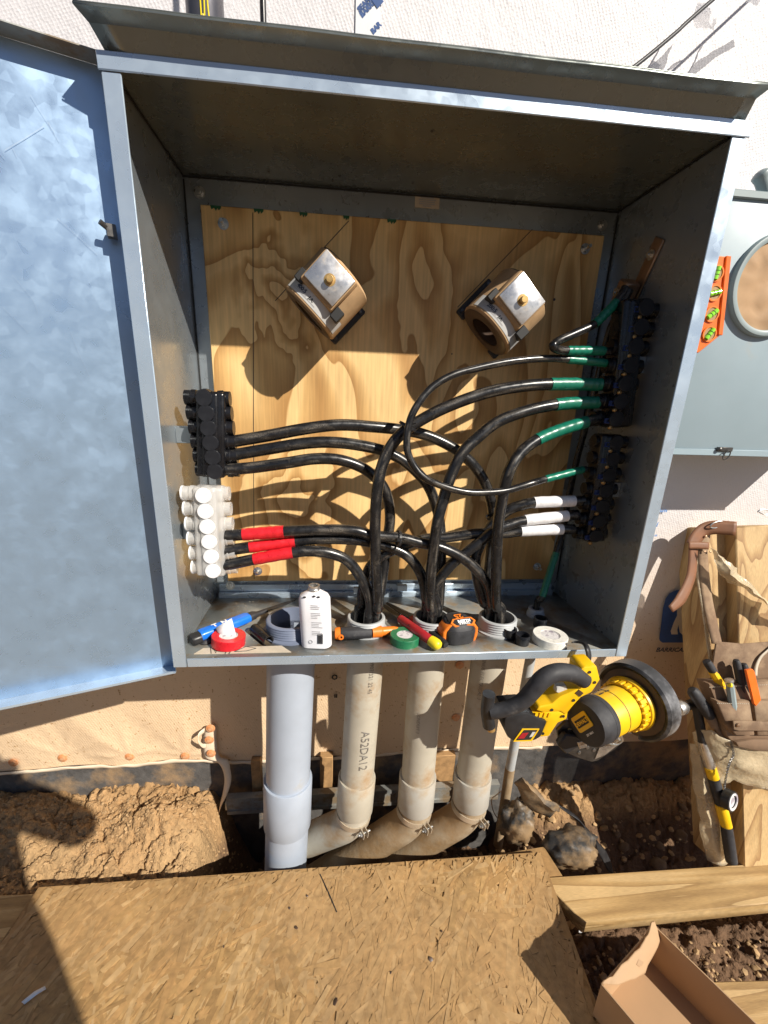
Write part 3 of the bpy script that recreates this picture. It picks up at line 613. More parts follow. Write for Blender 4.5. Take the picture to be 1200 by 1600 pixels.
for x, y in ((520, 283), (650, 292), (735, 300), (780, 304), (880, 318), (355, 270), (420, 268), (530, 275), (645, 286), (675, 205)):
    p = at(x, y, BD - T - .001) if y > 290 else atZ(x, y, BH - T - .001); ax = (0, -1, 0) if y > 290 else (0, 0, -1)
    m1 = MB(); m1.lathe([(.0001, .0012), (.002, .001), (.0025, 0), (.0001, 0)], p, ax, 10); part(m1, 'rivet', 'dark_steel', enc, loc=p)
a, b, = at(649, 305, BD - T - .0012), at(686, 327, BD - T - .0012)
m1 = MB(); m1.lohi((a.x, BD - T - .0012, b.z), (b.x, BD - T - .0004, a.z)); stk = part(m1, 'sticker', 'label_tan', enc)
for k, w_ in enumerate((.55, .7, .62, .66, .35)):
    cz = a.z + (b.z - a.z) * (.16 + k * .165); cx = (a.x + b.x) / 2; hwid = (b.x - a.x) * w_ / 2
    m1 = MB(); m1.lohi((cx - hwid, BD - T - .0019, cz - .0010), (cx + hwid, BD - T - .0013, cz + .0010)); part(m1, 'sticker_print', 'ink_grey', stk)
# the folded-back door (a shallow pan with turned edges, hinged on the left)
th = math.radians(20); dd = V((-math.cos(th), -math.sin(th), 0)); dn = V((math.sin(th), -math.cos(th), 0)); P0 = V((-.473, .05, 0)); zb, zt = -.030, .917; DW = .90; RET = .030
m1 = MB(); rows = []
for iz in range(25):
    z = zb + (zt - zb) * iz / 24
    rows.append([P0 + dd * (DW * ix / 24) + V((0, 0, z)) + dn * (.0005 * mnoise.noise(V((ix * .35, iz * .35, 2)))) for ix in range(25)])
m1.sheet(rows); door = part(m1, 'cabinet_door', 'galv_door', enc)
m1 = MB()
def slab(mb, a, e1, e2, t):                          # parallelogram a,a+e1,a+e1+e2,a+e2 with thickness vector t
    pts = [a, a + e1, a + e1 + e2, a + e2]; mb.add(pts + [p + t for p in pts], [(0, 1, 2, 3), (7, 6, 5, 4)] + [(i, (i + 1) % 4, (i + 1) % 4 + 4, i + 4) for i in range(4)])
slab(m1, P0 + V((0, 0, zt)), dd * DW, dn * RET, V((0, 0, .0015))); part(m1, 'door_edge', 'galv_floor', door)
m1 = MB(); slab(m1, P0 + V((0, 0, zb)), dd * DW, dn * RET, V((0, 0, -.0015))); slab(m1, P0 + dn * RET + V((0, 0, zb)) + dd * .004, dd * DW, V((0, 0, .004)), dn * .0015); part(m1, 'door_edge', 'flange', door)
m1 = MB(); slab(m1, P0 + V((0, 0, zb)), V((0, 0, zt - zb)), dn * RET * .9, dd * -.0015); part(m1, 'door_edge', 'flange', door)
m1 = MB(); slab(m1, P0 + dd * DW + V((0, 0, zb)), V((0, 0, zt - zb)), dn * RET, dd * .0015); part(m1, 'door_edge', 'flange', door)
for z in (.10, .45, .80):
    m1 = MB(); p = P0 + dn * .022 + V((.006, 0, z)); m1.tube([p + V((0, 0, -.03)), p + V((0, 0, .03))], .0035, 10); part(m1, 'hinge_knuckle', 'dark_steel', enc)
p = at(175, 362, .028); m1 = MB(); m1.box(p, (.012, .014, .016), Matrix.Rotation(th, 3, 'Z')); m1.tube([p, p + V((-.01, -.012, .008))], .004, 8); part(m1, 'door_catch', 'dark_steel', door)
# scratches scored in the zinc
def scratch(px, parent, w_=.0006):
    w_ *= .28
    m1 = MB()
    for (x, y), (x2, y2) in zip(px[:-1], px[1:]):
        def dp(x, y):
            d = _ray(x, y); n = dn; t = (P0 - CAM).dot(n) / d.dot(n); return CAM + d * t + dn * .0022
        a, b = dp(x, y), dp(x2, y2); u = (b - a).normalized(); s_ = u.cross(dn) * w_
        m1.add([a - s_, a + s_, b + s_, b - s_], [(0, 1, 2, 3)])
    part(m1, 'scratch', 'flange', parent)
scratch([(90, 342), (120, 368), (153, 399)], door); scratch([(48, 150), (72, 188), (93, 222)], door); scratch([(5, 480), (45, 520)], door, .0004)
scratch([(8, 236), (38, 218), (70, 198)], door, .0009); scratch([(0, 240), (9, 250)], door, .0006); scratch([(20, 232), (27, 246)], door, .0005); scratch([(76, 192), (86, 208)], door, .0008)
scratch([(60, 1040), (110, 1041)], door, .0005); scratch([(20, 430), (52, 468), (60, 490)], door, .0003); scratch([(110, 520), (140, 590)], door, .0003)

# ---- plywood backboard
PLY = BD - .020
board = thing('plywood_backboard', 'square softwood plywood backboard bolted inside the steel cabinet', 'plywood board', (0, PLY, .45))
c4 = [at(x, y, PLY) for x, y in ((320, 322), (940, 366), (862, 905), (350, 905))]
x0, x1 = (c4[0].x + c4[3].x) / 2, (c4[1].x + c4[2].x) / 2; z0, z1 = .048, .849
m1 = MB(); m1.lohi((x0, PLY, z0), (x1, BD - T - .001, z1)); part(m1, 'plywood_sheet', 'ply', board, bevel=.0015)
for x, y in ((349, 350), (914, 389), (839, 885), (403, 892)): hexbolt(at(x, y, PLY - .0006), board, (0, -1, 0), .0062, .022)
for px in (((545, 345), (430, 470)), ((832, 358), (715, 480)), ((395, 332), (397, 905))):
    a, b = at(*px[0], PLY - .0006), at(*px[1], PLY - .0006); u = (b - a).normalized(); w_ = u.cross(V((0, 1, 0))) * .0007
    m1 = MB(); m1.add([a - w_, a + w_, b + w_, b - w_], [(0, 1, 2, 3)]); part(m1, 'pencil_line', 'ink_black', board)
for x, y, w_ in ((337, 324, 15), (404, 328, 14), (474, 332, 12), (541, 338, 9), (612, 343, 14)):
    m1 = MB(); p = at(x, y + 1, PLY - .0007); h = w_ * .0007
    m1.prism([(-h, 0), (h, 0), (h * .95, -.004), (h * .5, -.008), (h * .35, -.004), (0, -.009), (-h * .3, -.004), (-h * .8, -.007)], V((p.x, p.y, z1 - .0005)), (1, 0, 0), (0, 0, 1), V((0, -.0003, 0))); part(m1, 'paint_smear', 'green_paint', board)
for x, y, r in ((706, 553, .0016), (838, 500, .002), (880, 525, .004), (878, 545, .004), (866, 468, .003)):
    m1 = MB(); p = at(x, y, PLY - .0006); m1.lathe([(.0001, .0003), (r, .0003), (r, 0)], p, (0, -1, 0), 9); part(m1, 'knot', 'ct_dark', board, loc=p)

# ================================================================== CONDUITS
def adapter(parent, x, y, r, h, m):
    rings = [(r * .86, .0015)]; n = 5; z = .004
    prof = [(r * .84, -.02), (r * .84, h), (r * .93, h)]
    zz = h
    while zz > .008: prof += [(r * .97, zz - .0015), (r * .99, zz - .003), (r * .94, zz - .0045)]; zz -= .0055
    prof += [(r * 1.02, .006), (r * 1.12, .005), (r * 1.12, .001), (r * .84, .001)]
    m1 = MB(); m1.lathe(prof + [(r * .84, -.02)], (x, y, 0), (0, 0, 1), 40, smooth=False); return part(m1, 'threaded_adapter', m, parent)
def pipe_tube(p0, p1, r):
    ax = (V(p1) - V(p0)); L_ = ax.length; m1 = MB(); m1.lathe([(r * .88, 0), (r, 0), (r, L_), (r * .88, L_), (r * .88, 0)], p0, ax, 40); return m1
def coupling(p0, p1, r0, r):
    ax = (V(p1) - V(p0)); L_ = ax.length; m1 = MB()
    m1.lathe([(r0 * .9, 0), (r - .001, 0), (r, .002), (r, L_ - .002), (r - .001, L_), (r0 * .9, L_), (r0 * .9, 0)], p0, ax, 40); return m1
def sweep(p, d0, d1, R, steps=16, turn=PI / 2):
    """arc starting at p heading d0, turning to d1"""
    d0, d1 = V(d0).normalized(), V(d1).normalized(); d1 = (d1 - d0 * d1.dot(d0)).normalized()
    return [V(p) + d0 * R * math.sin(a) + d1 * R * (1 - math.cos(a)) for a in [turn * i / steps for i in range(steps + 1)]]

# large blue grey conduit
x, y, r = RC[0][0], RC[0][1], .0535
big = thing('large_conduit', 'large blue grey plastic conduit, thickest of the uprights, leftmost under the cabinet', 'conduit', (x, y, -.4))
ca_, cb_ = at(454, 1060, y), at(450, 1215, y); ax = (cb_ - ca_).normalized(); top = ca_ - ax * ((ca_.z + .004) / ax.z * 1) if abs(ax.z) > 0 else ca_
top = V((ca_.x + ax.x / ax.z * (-.004 - ca_.z), y, -.004))
part(pipe_tube(top, cb_, r), 'pipe', 'pvc_blue', big)
ce_ = at(449, 1285, y); part(coupling(cb_, ce_, r, r + .006), 'coupling', 'pvc_blue', big)
cz_ = at(446, 1362, y); part(pipe_tube(ce_ + ax * -.005, cz_, r + .001), 'lower_pipe', 'pvc_blue', big)
part(pipe_tube(cz_ + ax * .002, cz_ + ax * .25, r + .001), 'dark_stub', 'black_pl', big)
adapter(big, x, y, .056, .034, 'pvc_shaded')
m1 = MB(); m1.ring(r, r + .0012, .006, V((top.x, y, -.040)) , (0, 0, 1)); part(m1, 'seam_ring', 'ink_black', big)
part(coupling(V((top.x, y, -.004)), V((top.x - .001, y, -.042)), r * .98, r + .0035), 'upper_collar', 'pvc_mud', big)

def on_cyl(p0, ax, r, ang0):
    """print running down a pipe: text x -> along axis, text y -> round the pipe"""
    ax = V(ax).normalized(); f = V((0, -1, 0)); f = (f - ax * f.dot(ax)).normalized(); s_ = f.cross(ax)
    def b(tx, ty):
        a = ang0 + ty / r; return V(p0) + ax * tx + (f * math.cos(a) + s_ * math.sin(a)) * (r + .0015)
    return b
SPEC = [((569, 1060), (558, 1212), (554, 1262), 'grey beige conduit with print A52DA12, first right of the large blue grey one'),
        ((665, 1060), (653, 1210), (649, 1257), 'grey beige conduit with a diagonal shadow, middle of the three beige ones'),
        ((760, 1060), (739, 1208), (735, 1250), 'grey beige conduit behind the saw handle, right hand of the three beige ones')]
for i, (a, b, c, lb) in enumerate(SPEC):
    x, y, r = RC[i + 1][0], RC[i + 1][1], .0415
    cd_ = thing('conduit', lb, 'conduit', (x, y, -.4), 'three beige conduits entering the cabinet floor')
    pa, pb, pc = at(*a, y), at(*b, y), at(*c, y); ax = (pb - pa).normalized(); top = V((pa.x + ax.x / ax.z * (-.004 - pa.z), y, -.004))
    pp = part(pipe_tube(top, pb, r), 'pipe', 'pvc', cd_)
    part(coupling(pb, pc, r, r + .0055), 'coupling', 'pvc_coupling' if i else 'pvc', cd_)
    dn_ = V((-.80, .42, -.1)) if i == 0 else V((-.88, .18, -.1))
    arc = sweep(pc - ax * .004, ax, dn_, .125, turn=PI * .25); arc += [arc[-1] + (arc[-1] - arc[-2]).normalized() * (.17 if i == 0 else .35)]
    m1 = MB(); m1.tube(arc, r + .001, 32); part(m1, 'elbow', 'pvc_mud' if i else 'pvc', cd_)
    # strap clamp with a bolted pair of ears
    cl = arc[3]; t_ = (arc[4] - arc[2]).normalized(); m1 = MB(); m1.ring(r + .0012, r + .0040, .014, cl, t_, 36)
    f = (V((.45, -.85, -.1)) - t_ * V((.45, -.85, -.1)).dot(t_)).normalized(); s_ = t_.cross(f)
    for sg in (-1, 1): m1.box(cl + f * (r + .013) + s_ * sg * .006 + t_ * .007, (.0022, .022, .016), Matrix((s_, f, t_)).transposed())
    cp = part(m1, 'clamp', 'clamp', cd_)
    m1 = MB(); q0 = cl + f * (r + .014) + t_ * .007; m1.tube([q0 - s_ * .017, q0 + s_ * .017], .0030, 10)
    m1.lathe([(.0001, 0), (.006, 0), (.006, .005), (.0001, .005)], q0 + s_ * .0075, s_, 6, smooth=False); part(m1, 'clamp_bolt', 'zinc', cp)
    adapter(cd_, x, y, .043, .034, 'pvc_light')
    if i == 0:
        part(text_mb('A52DA12', .028, pa, ax, (1, 0, 0), bend=on_cyl(top + ax * .238, ax, r, -.02), bold=-.0001), 'pipe_print', 'ink_pipe', pp)
        part(text_mb('2013907/321 22 45', .0135, pa, ax, (1, 0, 0), bend=on_cyl(top + ax * .03, ax, r, .15), bold=-.0001), 'pipe_print', 'ink_pipe', pp)
    if i == 2:
        part(text_mb('CONTINUE ELECTRICAL 3', .012, pa, ax, (1, 0, 0), bend=on_cyl(top + ax * .02, ax, r, -.75), bold=-.0001), 'pipe_print', 'ink_pipe', pp)
    if i == 1:
        part(text_mb('CONDUIT 3', .011, pa, ax, (1, 0, 0), bend=on_cyl(top + ax * .19, ax, r, -.55), bold=-.0001), 'pipe_print', 'ink_pipe', pp)
# thin conduit
x, y, r = RC[4][0], RC[4][1], .0125
thin = thing('thin_conduit', 'thin grey conduit, narrowest of the uprights, right of the beige ones behind the saw', 'conduit', (x, y, -.4))
pa, pb, pc = at(823, 1060, y), at(797, 1200, y), at(778, 1320, y)
part(pipe_tube(V((pa.x + .004, y, -.003)), pb, r), 'pipe', 'pvc_light', thin); part(pipe_tube(pb, pc, r * 1.05), 'lower_pipe', 'pvc_mud', thin)
m1 = MB(); m1.lathe([(r * .9, -.003), (r * .9, .022), (.018, .022), (.0185, .012), (.021, .010), (.021, .001), (r * .9, .001)], (x, y, 0), (0, 0, 1), 24, smooth=False); part(m1, 'bushing', 'pvc_blue', thin)
m1 = MB(); q = [at(x_, y_, y - .015) for x_, y_ in ((783, 1236), (776, 1242), (768, 1250), (772, 1270), (785, 1288))]; m1.tube(cr(q, 5), .0016, 6); part(m1, 'tie_wire', 'clamp', thin)

# ================================================================== CABLES
CB = []
def cable(px, yk, r, bands, label, ends=None, group='black cables in the cabinet', name='cable'):
    n = len(px); ys = np.interp(range(n), [k for k, _ in yk], [v for _, v in yk])
    pts = [at(x, y, Y) for (x, y), Y in zip(px, ys)]
    if ends: pts += [V(e) for e in ends]
    sm = cr(pts, 8); c = thing(name, label, 'cable', pts[0], group)
    m1 = MB(); m1.tube(sm, r, 20); jk = part(m1, 'jacket', 'cable', c)
    key = {}; sd0 = len(CB) * 13.7; CB.append(c)
    for i in range(len(sm)):
        for k in range(20):
            q_ = m1.v[i * 20 + k] - pts[0]; a_ = 2 * PI * k / 20
            val = mnoise.noise(V((math.cos(a_) * 3.1 + sd0, math.sin(a_) * 3.1, i * .10))) + .55 * mnoise.noise(V((math.cos(a_) * 7 + sd0, math.sin(a_) * 7, i * .35)))
            key[(round(q_.x, 5), round(q_.y, 5), round(q_.z, 5))] = max(0., min(1., (val - .18) * 2.6))
    at2 = jk.data.color_attributes.new('col', 'FLOAT_COLOR', 'POINT'); arr = []
    for v_ in jk.data.vertices: z_ = key.get((round(v_.co.x, 5), round(v_.co.y, 5), round(v_.co.z, 5)), 0.); arr += [z_, z_, z_, 1.]
    at2.data.foreach_set('color', arr)
    for a, b, mm in bands:
        seg = []
        for k in np.linspace(a, b, max(6, int((b - a) * 14))):
            i = min(int(k * 8), len(sm) - 2); seg.append(sm[i].lerp(sm[i + 1], k * 8 - i))
        m1 = MB(); rr = [r + .0007 + .0004 * ((j // 2) % 2) for j in range(len(seg))]; m1.tube(seg, rr, 18); part(m1, {'t_red': 'red_tape_wrap', 't_green': 'green_tape_wrap', 't_white': 'white_tape_wrap'}[mm], mm, c)
    return c
def into(i, dx, dy, deep=.12):
    x, y, r = RC[i]; return [(x + dx, y + dy, .035), (x + dx * .8, y + dy * .8, -deep)]
RB = .0113
# left black block -> conduits
cable([(350, 691), (362, 690), (417, 681), (483, 669), (533, 664), (583, 667), (622, 671), (663, 679), (705, 698), (738, 725), (759, 758), (770, 800), (768, 850), (764, 900), (768, 940)], [(0, .115), (3, .12), (6, .15), (12, .16), (14, .125)], RB, [], 'upper of three black cables from the left black block, arching right to the third conduit', into(3, .012, .012))
cable([(352, 712), (364, 711), (417, 702), (483, 692), (533, 692), (583, 700), (613, 710), (642, 729), (668, 758), (681, 790), (688, 825), (689, 880), (686, 940)], [(0, .112), (3, .12), (6, .14), (10, .15), (12, .125)], RB, [], 'middle of three black cables from the left black block, dropping behind the second conduit cable', into(2, .015, .014))
cable([(354, 734), (366, 733), (400, 730), (450, 723), (490, 717), (527, 718), (560, 728), (583, 743), (600, 763), (608, 790), (609, 817), (604, 850), (598, 900), (589, 945)], [(0, .110), (3, .11), (7, .135), (11, .145), (13, .13)], RB, [], 'lower of three black cables from the left black block, turning down into the first conduit', into(1, .012, .016))
# left clear block: red taped
cable([(346, 839), (358, 837), (410, 833), (450, 830), (500, 828), (552, 829), (583, 837), (624, 840), (656, 848), (691, 856), (723, 872), (748, 894), (762, 916), (767, 945)], [(0, .092), (3, .09), (7, .105), (11, .105), (13, .11)], RB, [(1.45, 2.85, 't_red')], 'upper red taped black cable from the clear block, running right to the third conduit', into(3, -.018, .004))
cable([(348, 861), (361, 859), (390, 855), (447, 847), (500, 842), (550, 843), (583, 848), (615, 857), (637, 869), (653, 888), (661, 907), (666, 935)], [(0, .090), (3, .10), (7, .12), (11, .115)], RB, [(2.0, 3.25, 't_red')], 'middle red taped black cable from the clear block, curving into the second conduit', into(2, -.012, .010))
cable([(350, 883), (363, 881), (397, 874), (453, 864), (483, 861), (515, 864), (543, 876), (562, 900), (575, 926), (579, 950)], [(0, .088), (3, .085), (6, .10), (9, .105)], RB, [(2.0, 3.1, 't_red')], 'lower red taped black cable from the clear block, curving into the first conduit', into(1, .004, -.014))
# right upper block: green taped, in front
cable([(960, 600), (947, 600), (930, 601), (892, 600), (830, 602), (767, 612), (705, 633), (655, 658), (622, 683), (601, 717), (590, 762), (586, 825), (588, 900), (590, 948)], [(0, .126), (3, .124), (7, .098), (10, .085), (13, .095)], RB, [(1.5, 3.55, 't_green')], 'upper thick green taped cable from the right block, sweeping down to the first conduit', into(1, .018, -.012))
cable([(952, 629), (938, 629), (926, 629), (880, 631), (830, 640), (780, 658), (747, 683), (722, 708), (705, 742), (692, 783), (682, 825), (673, 900), (672, 945)], [(0, .126), (3, .122), (7, .095), (10, .085), (12, .095)], RB, [(1.5, 3.25, 't_green')], 'middle thick green taped cable from the right block, dropping to the second conduit', into(2, -.004, -.016))
cable([(952, 653), (938, 654), (913, 660), (872, 673), (838, 688), (813, 708), (797, 733), (788, 763), (784, 783), (778, 825), (775, 900), (775, 945)], [(0, .126), (3, .112), (6, .085), (10, .09), (11, .098)], RB, [(1.9, 3.95, 't_green')], 'lower thick green taped cable from the right block, dropping to the third conduit', into(3, -.002, -.014))
# thin looping jumper
cable([(958, 570), (943, 567), (892, 562), (851, 560), (797, 565), (747, 575), (705, 587), (672, 608), (649, 638), (638, 667), (636, 700), (645, 725), (663, 746), (693, 760), (730, 769), (768, 769), (797, 765), (830, 755), (855, 748), (897, 737), (915, 733)], [(0, .128), (3, .115), (8, .070), (12, .058), (17, .085), (20, .125)], .0068, [(.6, 2.1, 't_green'), (17.9, 19.6, 't_green')], 'thin black jumper cable looping in front between the upper and lower right blocks')
# right lower block: white taped
cable([(912, 782), (897, 783), (838, 785), (813, 790), (793, 798), (770, 818), (752, 848), (743, 872), (746, 905), (755, 940)], [(0, .126), (2, .128), (5, .135), (9, .12)], RB, [(1.0, 2.1, 't_white')], 'upper white taped cable from the lower right block, bending down to the third conduit', into(3, -.016, .016))
cable([(902, 804), (886, 806), (822, 813), (796, 820), (773, 829), (742, 853), (710, 878), (688, 903), (678, 922), (682, 945)], [(0, .126), (2, .122), (5, .112), (9, .115)], RB, [(1.0, 2.05, 't_white')], 'middle white taped cable from the lower right block, crossing down to the second conduit', into(2, .010, -.004))
cable([(896, 827), (878, 827), (815, 830), (789, 833), (742, 834), (697, 840), (659, 843), (624, 856), (596, 869), (577, 888), (567, 920), (565, 945)], [(0, .126), (2, .124), (5, .132), (11, .13)], RB, [(1.0, 2.05, 't_white')], 'lower white taped cable from the lower right block, running left to the first conduit', into(1, -.016, .012))
# grounding cables
cable([(977, 450), (966, 468), (948, 488), (926, 508), (896, 522), (874, 532), (864, 540), (874, 547), (896, 548), (930, 548), (955, 549)], [(0, .14), (3, .125), (6, .100), (10, .125)], .0078, [(1.2, 2.9, 't_green'), (7.6, 9.5, 't_green')], 'short black cable looping from the bronze lug to the top of the upper right block')
cable([(985, 452), (956, 508), (944, 550), (931, 605), (917, 660), (901, 720), (889, 775), (879, 830), (862, 885), (846, 935)], [(0, .17), (2, .2), (6, .22), (8, .18), (9, .158)], .0072, [(7.6, 8.9, 't_green')], 'black grounding cable dropping behind the right blocks into the thin conduit', into(4, 0, 0))
def zip_tie(p, ax, r, label, m='black_pl'):
    t = thing('zip_tie', label, 'cable tie', p); ax = V(ax).normalized()
    m1 = MB(); m1.ring(r, r + .0014, .005, V(p), ax, 24); part(m1, 'strap', m, t)
    m1 = MB(); m1.box(V(p) + V((0, -r - .001, .004)), (.007, .006, .006)); m1.tube([V(p) + V((0, -r, .005)), V(p) + V((.012, -r - .012, .010))], .0013, 6); part(m1, 'tie_head', m, t)
zip_tie(at(636, 668, .088), (.45, 0, .9), .0165, 'black cable tie where the thin jumper crosses the upper green taped cable')
zip_tie(at(621, 842, .105), (1, .1, -.1), .0165, 'black cable tie round the red taped cables left of the second conduit')
zip_tie(at(770, 806, .145), (.2, .1, -.9), .0135, 'black cable tie behind the right hand upright cable, above the white taped ends')

# ================================================================== INSULATED CONNECTOR BLOCKS
def block(label, first, last, n, Y, capr, side, m_body, m_cap, depth, half, clear=False, ports=None):
    """vertical multi-port connector: caps face the viewer; barrels on both sides"""
    P1, P2 = at(*first, Y), at(*last, Y); mid = (P1 + P2) / 2
    t = thing('connector_block', label, 'connector block', (mid.x, Y + depth / 2, mid.z), 'insulated connector blocks')
    axis = (P2 - P1).normalized(); st_ = (P2 - P1).length / (n - 1)
    pos = [P1.lerp(P2, i / (n - 1)) for i in range(n)]
    m1 = MB(); R_ = Matrix.Rotation(math.atan2(axis.x, -axis.z), 3, 'Y')
    m1.box(mid + V((0, depth * .55, 0)), (half * 1.5, depth * .85, (P2 - P1).length + st_ * .95), R_)
    m1.box(mid + V((-side * half * .0, depth * .30, 0)), (half * .9, depth * .5, (P2 - P1).length + st_ * .85), R_)
    part(m1, 'body', m_body, t, bevel=.006, seg=3)
    if clear:
        m1 = MB(); m1.box(mid + V((0, depth * .55, 0)), (half * .8, depth * .5, (P2 - P1).length + st_ * .7), R_); part(m1, 'metal_bar', 'alum', t, bevel=.001)
    first_ = {}
    for i, p in enumerate(pos):
        kinds = [('screw_barrel', p, (0, 1, 0), [(capr * 1.02, .004), (capr * 1.04, .012), (capr * 1.10, .016), (capr * 1.0, .020), (capr * 1.02, depth * .6)], m_body),
                 ('screw_cap', p, (0, 1, 0), [(.0001, -.0005), (capr * .90, -.0005), (capr * .97, .001), (capr * .97, .004), (.0001, .004)], m_cap),
                 ('port_barrel', p + V((-half * .55, depth * .55, 0)), (-1, 0, 0), [(capr * .93, 0), (capr * .98, half * .25), (capr * .88, half * .3), (capr * .88, half * .62), (.0001, half * .62)], m_body),
                 ('port_barrel', p + V((half * .55, depth * .55, 0)), (1, 0, 0), [(capr * .93, 0), (capr * .98, half * .25), (capr * .88, half * .3), (capr * .88, half * .62), (.0001, half * .62)], m_body)]
        if clear:
            kinds.append(('port_cap', p + V((-half * 1.17, depth * .55, 0)), (-1, 0, 0), [(.0001, 0), (capr * .93, 0), (capr * .93, .003), (.0001, .003)], m_cap))
        if side > 0:
            kinds.append(('sight_window', p + V((-half * .58, .000, -.004)), None, None, 'navy_win'))
            kinds.append(('set_screw', p + V((-half * .30, .004, -st_ * .5)), (0, -1, 0), [(.0001, .004), (.0035, .003), (.0045, 0), (.0001, 0)], 'amber'))
        for j, (nm, o_, ax_, prof, mm) in enumerate(kinds):
            if j in first_:
                copy_part(first_[j][0], t, p - first_[j][1])
            else:
                m1 = MB()
                if nm == 'sight_window':
                    m1.lathe([(.0045, 0), (.0068, 0), (.0068, .004), (.0045, .004), (.0045, 0)], o_ + V((0, .006, 0)), (0, -1, 0), 4, False, u=V((.7071, 0, .7071))); m1.box(o_ + V((0, .006, 0)), (.007, .002, .007))
                else: m1.lathe(prof, o_, ax_, 22)
                first_[j] = (part(m1, nm, mm, t, loc=o_), p)
    return t
block('black six cap connector block on the left cabinet wall, above the clear one', (318, 622), (335, 737), 6, .088, .0152, -1, 'black_rub', 'black_cap', .050, .034)
block('clear connector block with white caps on the left cabinet wall', (317, 775), (332, 893), 6, .070, .0152, -1, 'clear', 'frost', .046, .036, True)
block('black seven cap connector block high on the right cabinet wall, under the bronze lug', (1011, 480), (964, 655), 7, .098, .0160, 1, 'black_rub', 'black_cap', .050, .031)
block('black seven cap connector block low on the right cabinet wall', (964, 692), (932, 838), 7, .100, .0148, 1, 'black_rub', 'black_cap', .048, .030)
# standoff brackets so that the blocks are carried by the side panels
for s, px, Y, in ((-1, (325, 680), .13), (-1, (320, 830), .115), (1, (990, 570), .125), (1, (955, 765), .125)):
    p = at(*px, Y); m1 = MB(); xx = s * (hw - T); m1.lohi((min(p.x, xx), Y - .004, p.z - .016), (max(p.x, xx), Y + .008, p.z + .016)); part(m1, 'bracket', 'galv', enc, bevel=.001)

# bronze double lug on the right wall
lug = thing('ground_lug', 'tarnished bronze two screw lug bolted to the right cabinet wall', 'cable lug', atX(1000, 430, hw - .01))
o0 = atX(985, 447, hw - .022); tip = atX(1017, 405, hw - .005)
u = V((0, tip.y - o0.y, tip.z - o0.z)).normalized(); w_ = V((1, 0, 0)).cross(u); RL = Matrix((V((1, 0, 0)), u, w_)).transposed()
m1 = MB(); m1.box(V((hw - T - .003, o0.y, o0.z)) + u * .030, (.005, .105, .030), RL); part(m1, 'tang', 'copper', lug, bevel=.0015)
m1 = MB(); m1.box(o0 + V((-.004, 0, 0)) - u * .012, (.030, .042, .034), RL); part(m1, 'barrel', 'copper', lug, bevel=.003)
for k in (-.010, .010):
    m1 = MB(); q = o0 + V((-.019, 0, 0)) - u * .012 + w_ * k * .85 + u * k * .2; m1.ring(.0035, .0075, .0025, q, (-1, 0, 0), 18); m1.lathe([(.0001, .001), (.0037, .001), (.0037, 0)], q, (-1, 0, 0), 6); part(m1, 'clamp_screw', 'zinc', lug)
hexbolt(V((hw - T - .006, o0.y, o0.z)) + u * .055, lug, (-1, 0, 0), .0055, .009)

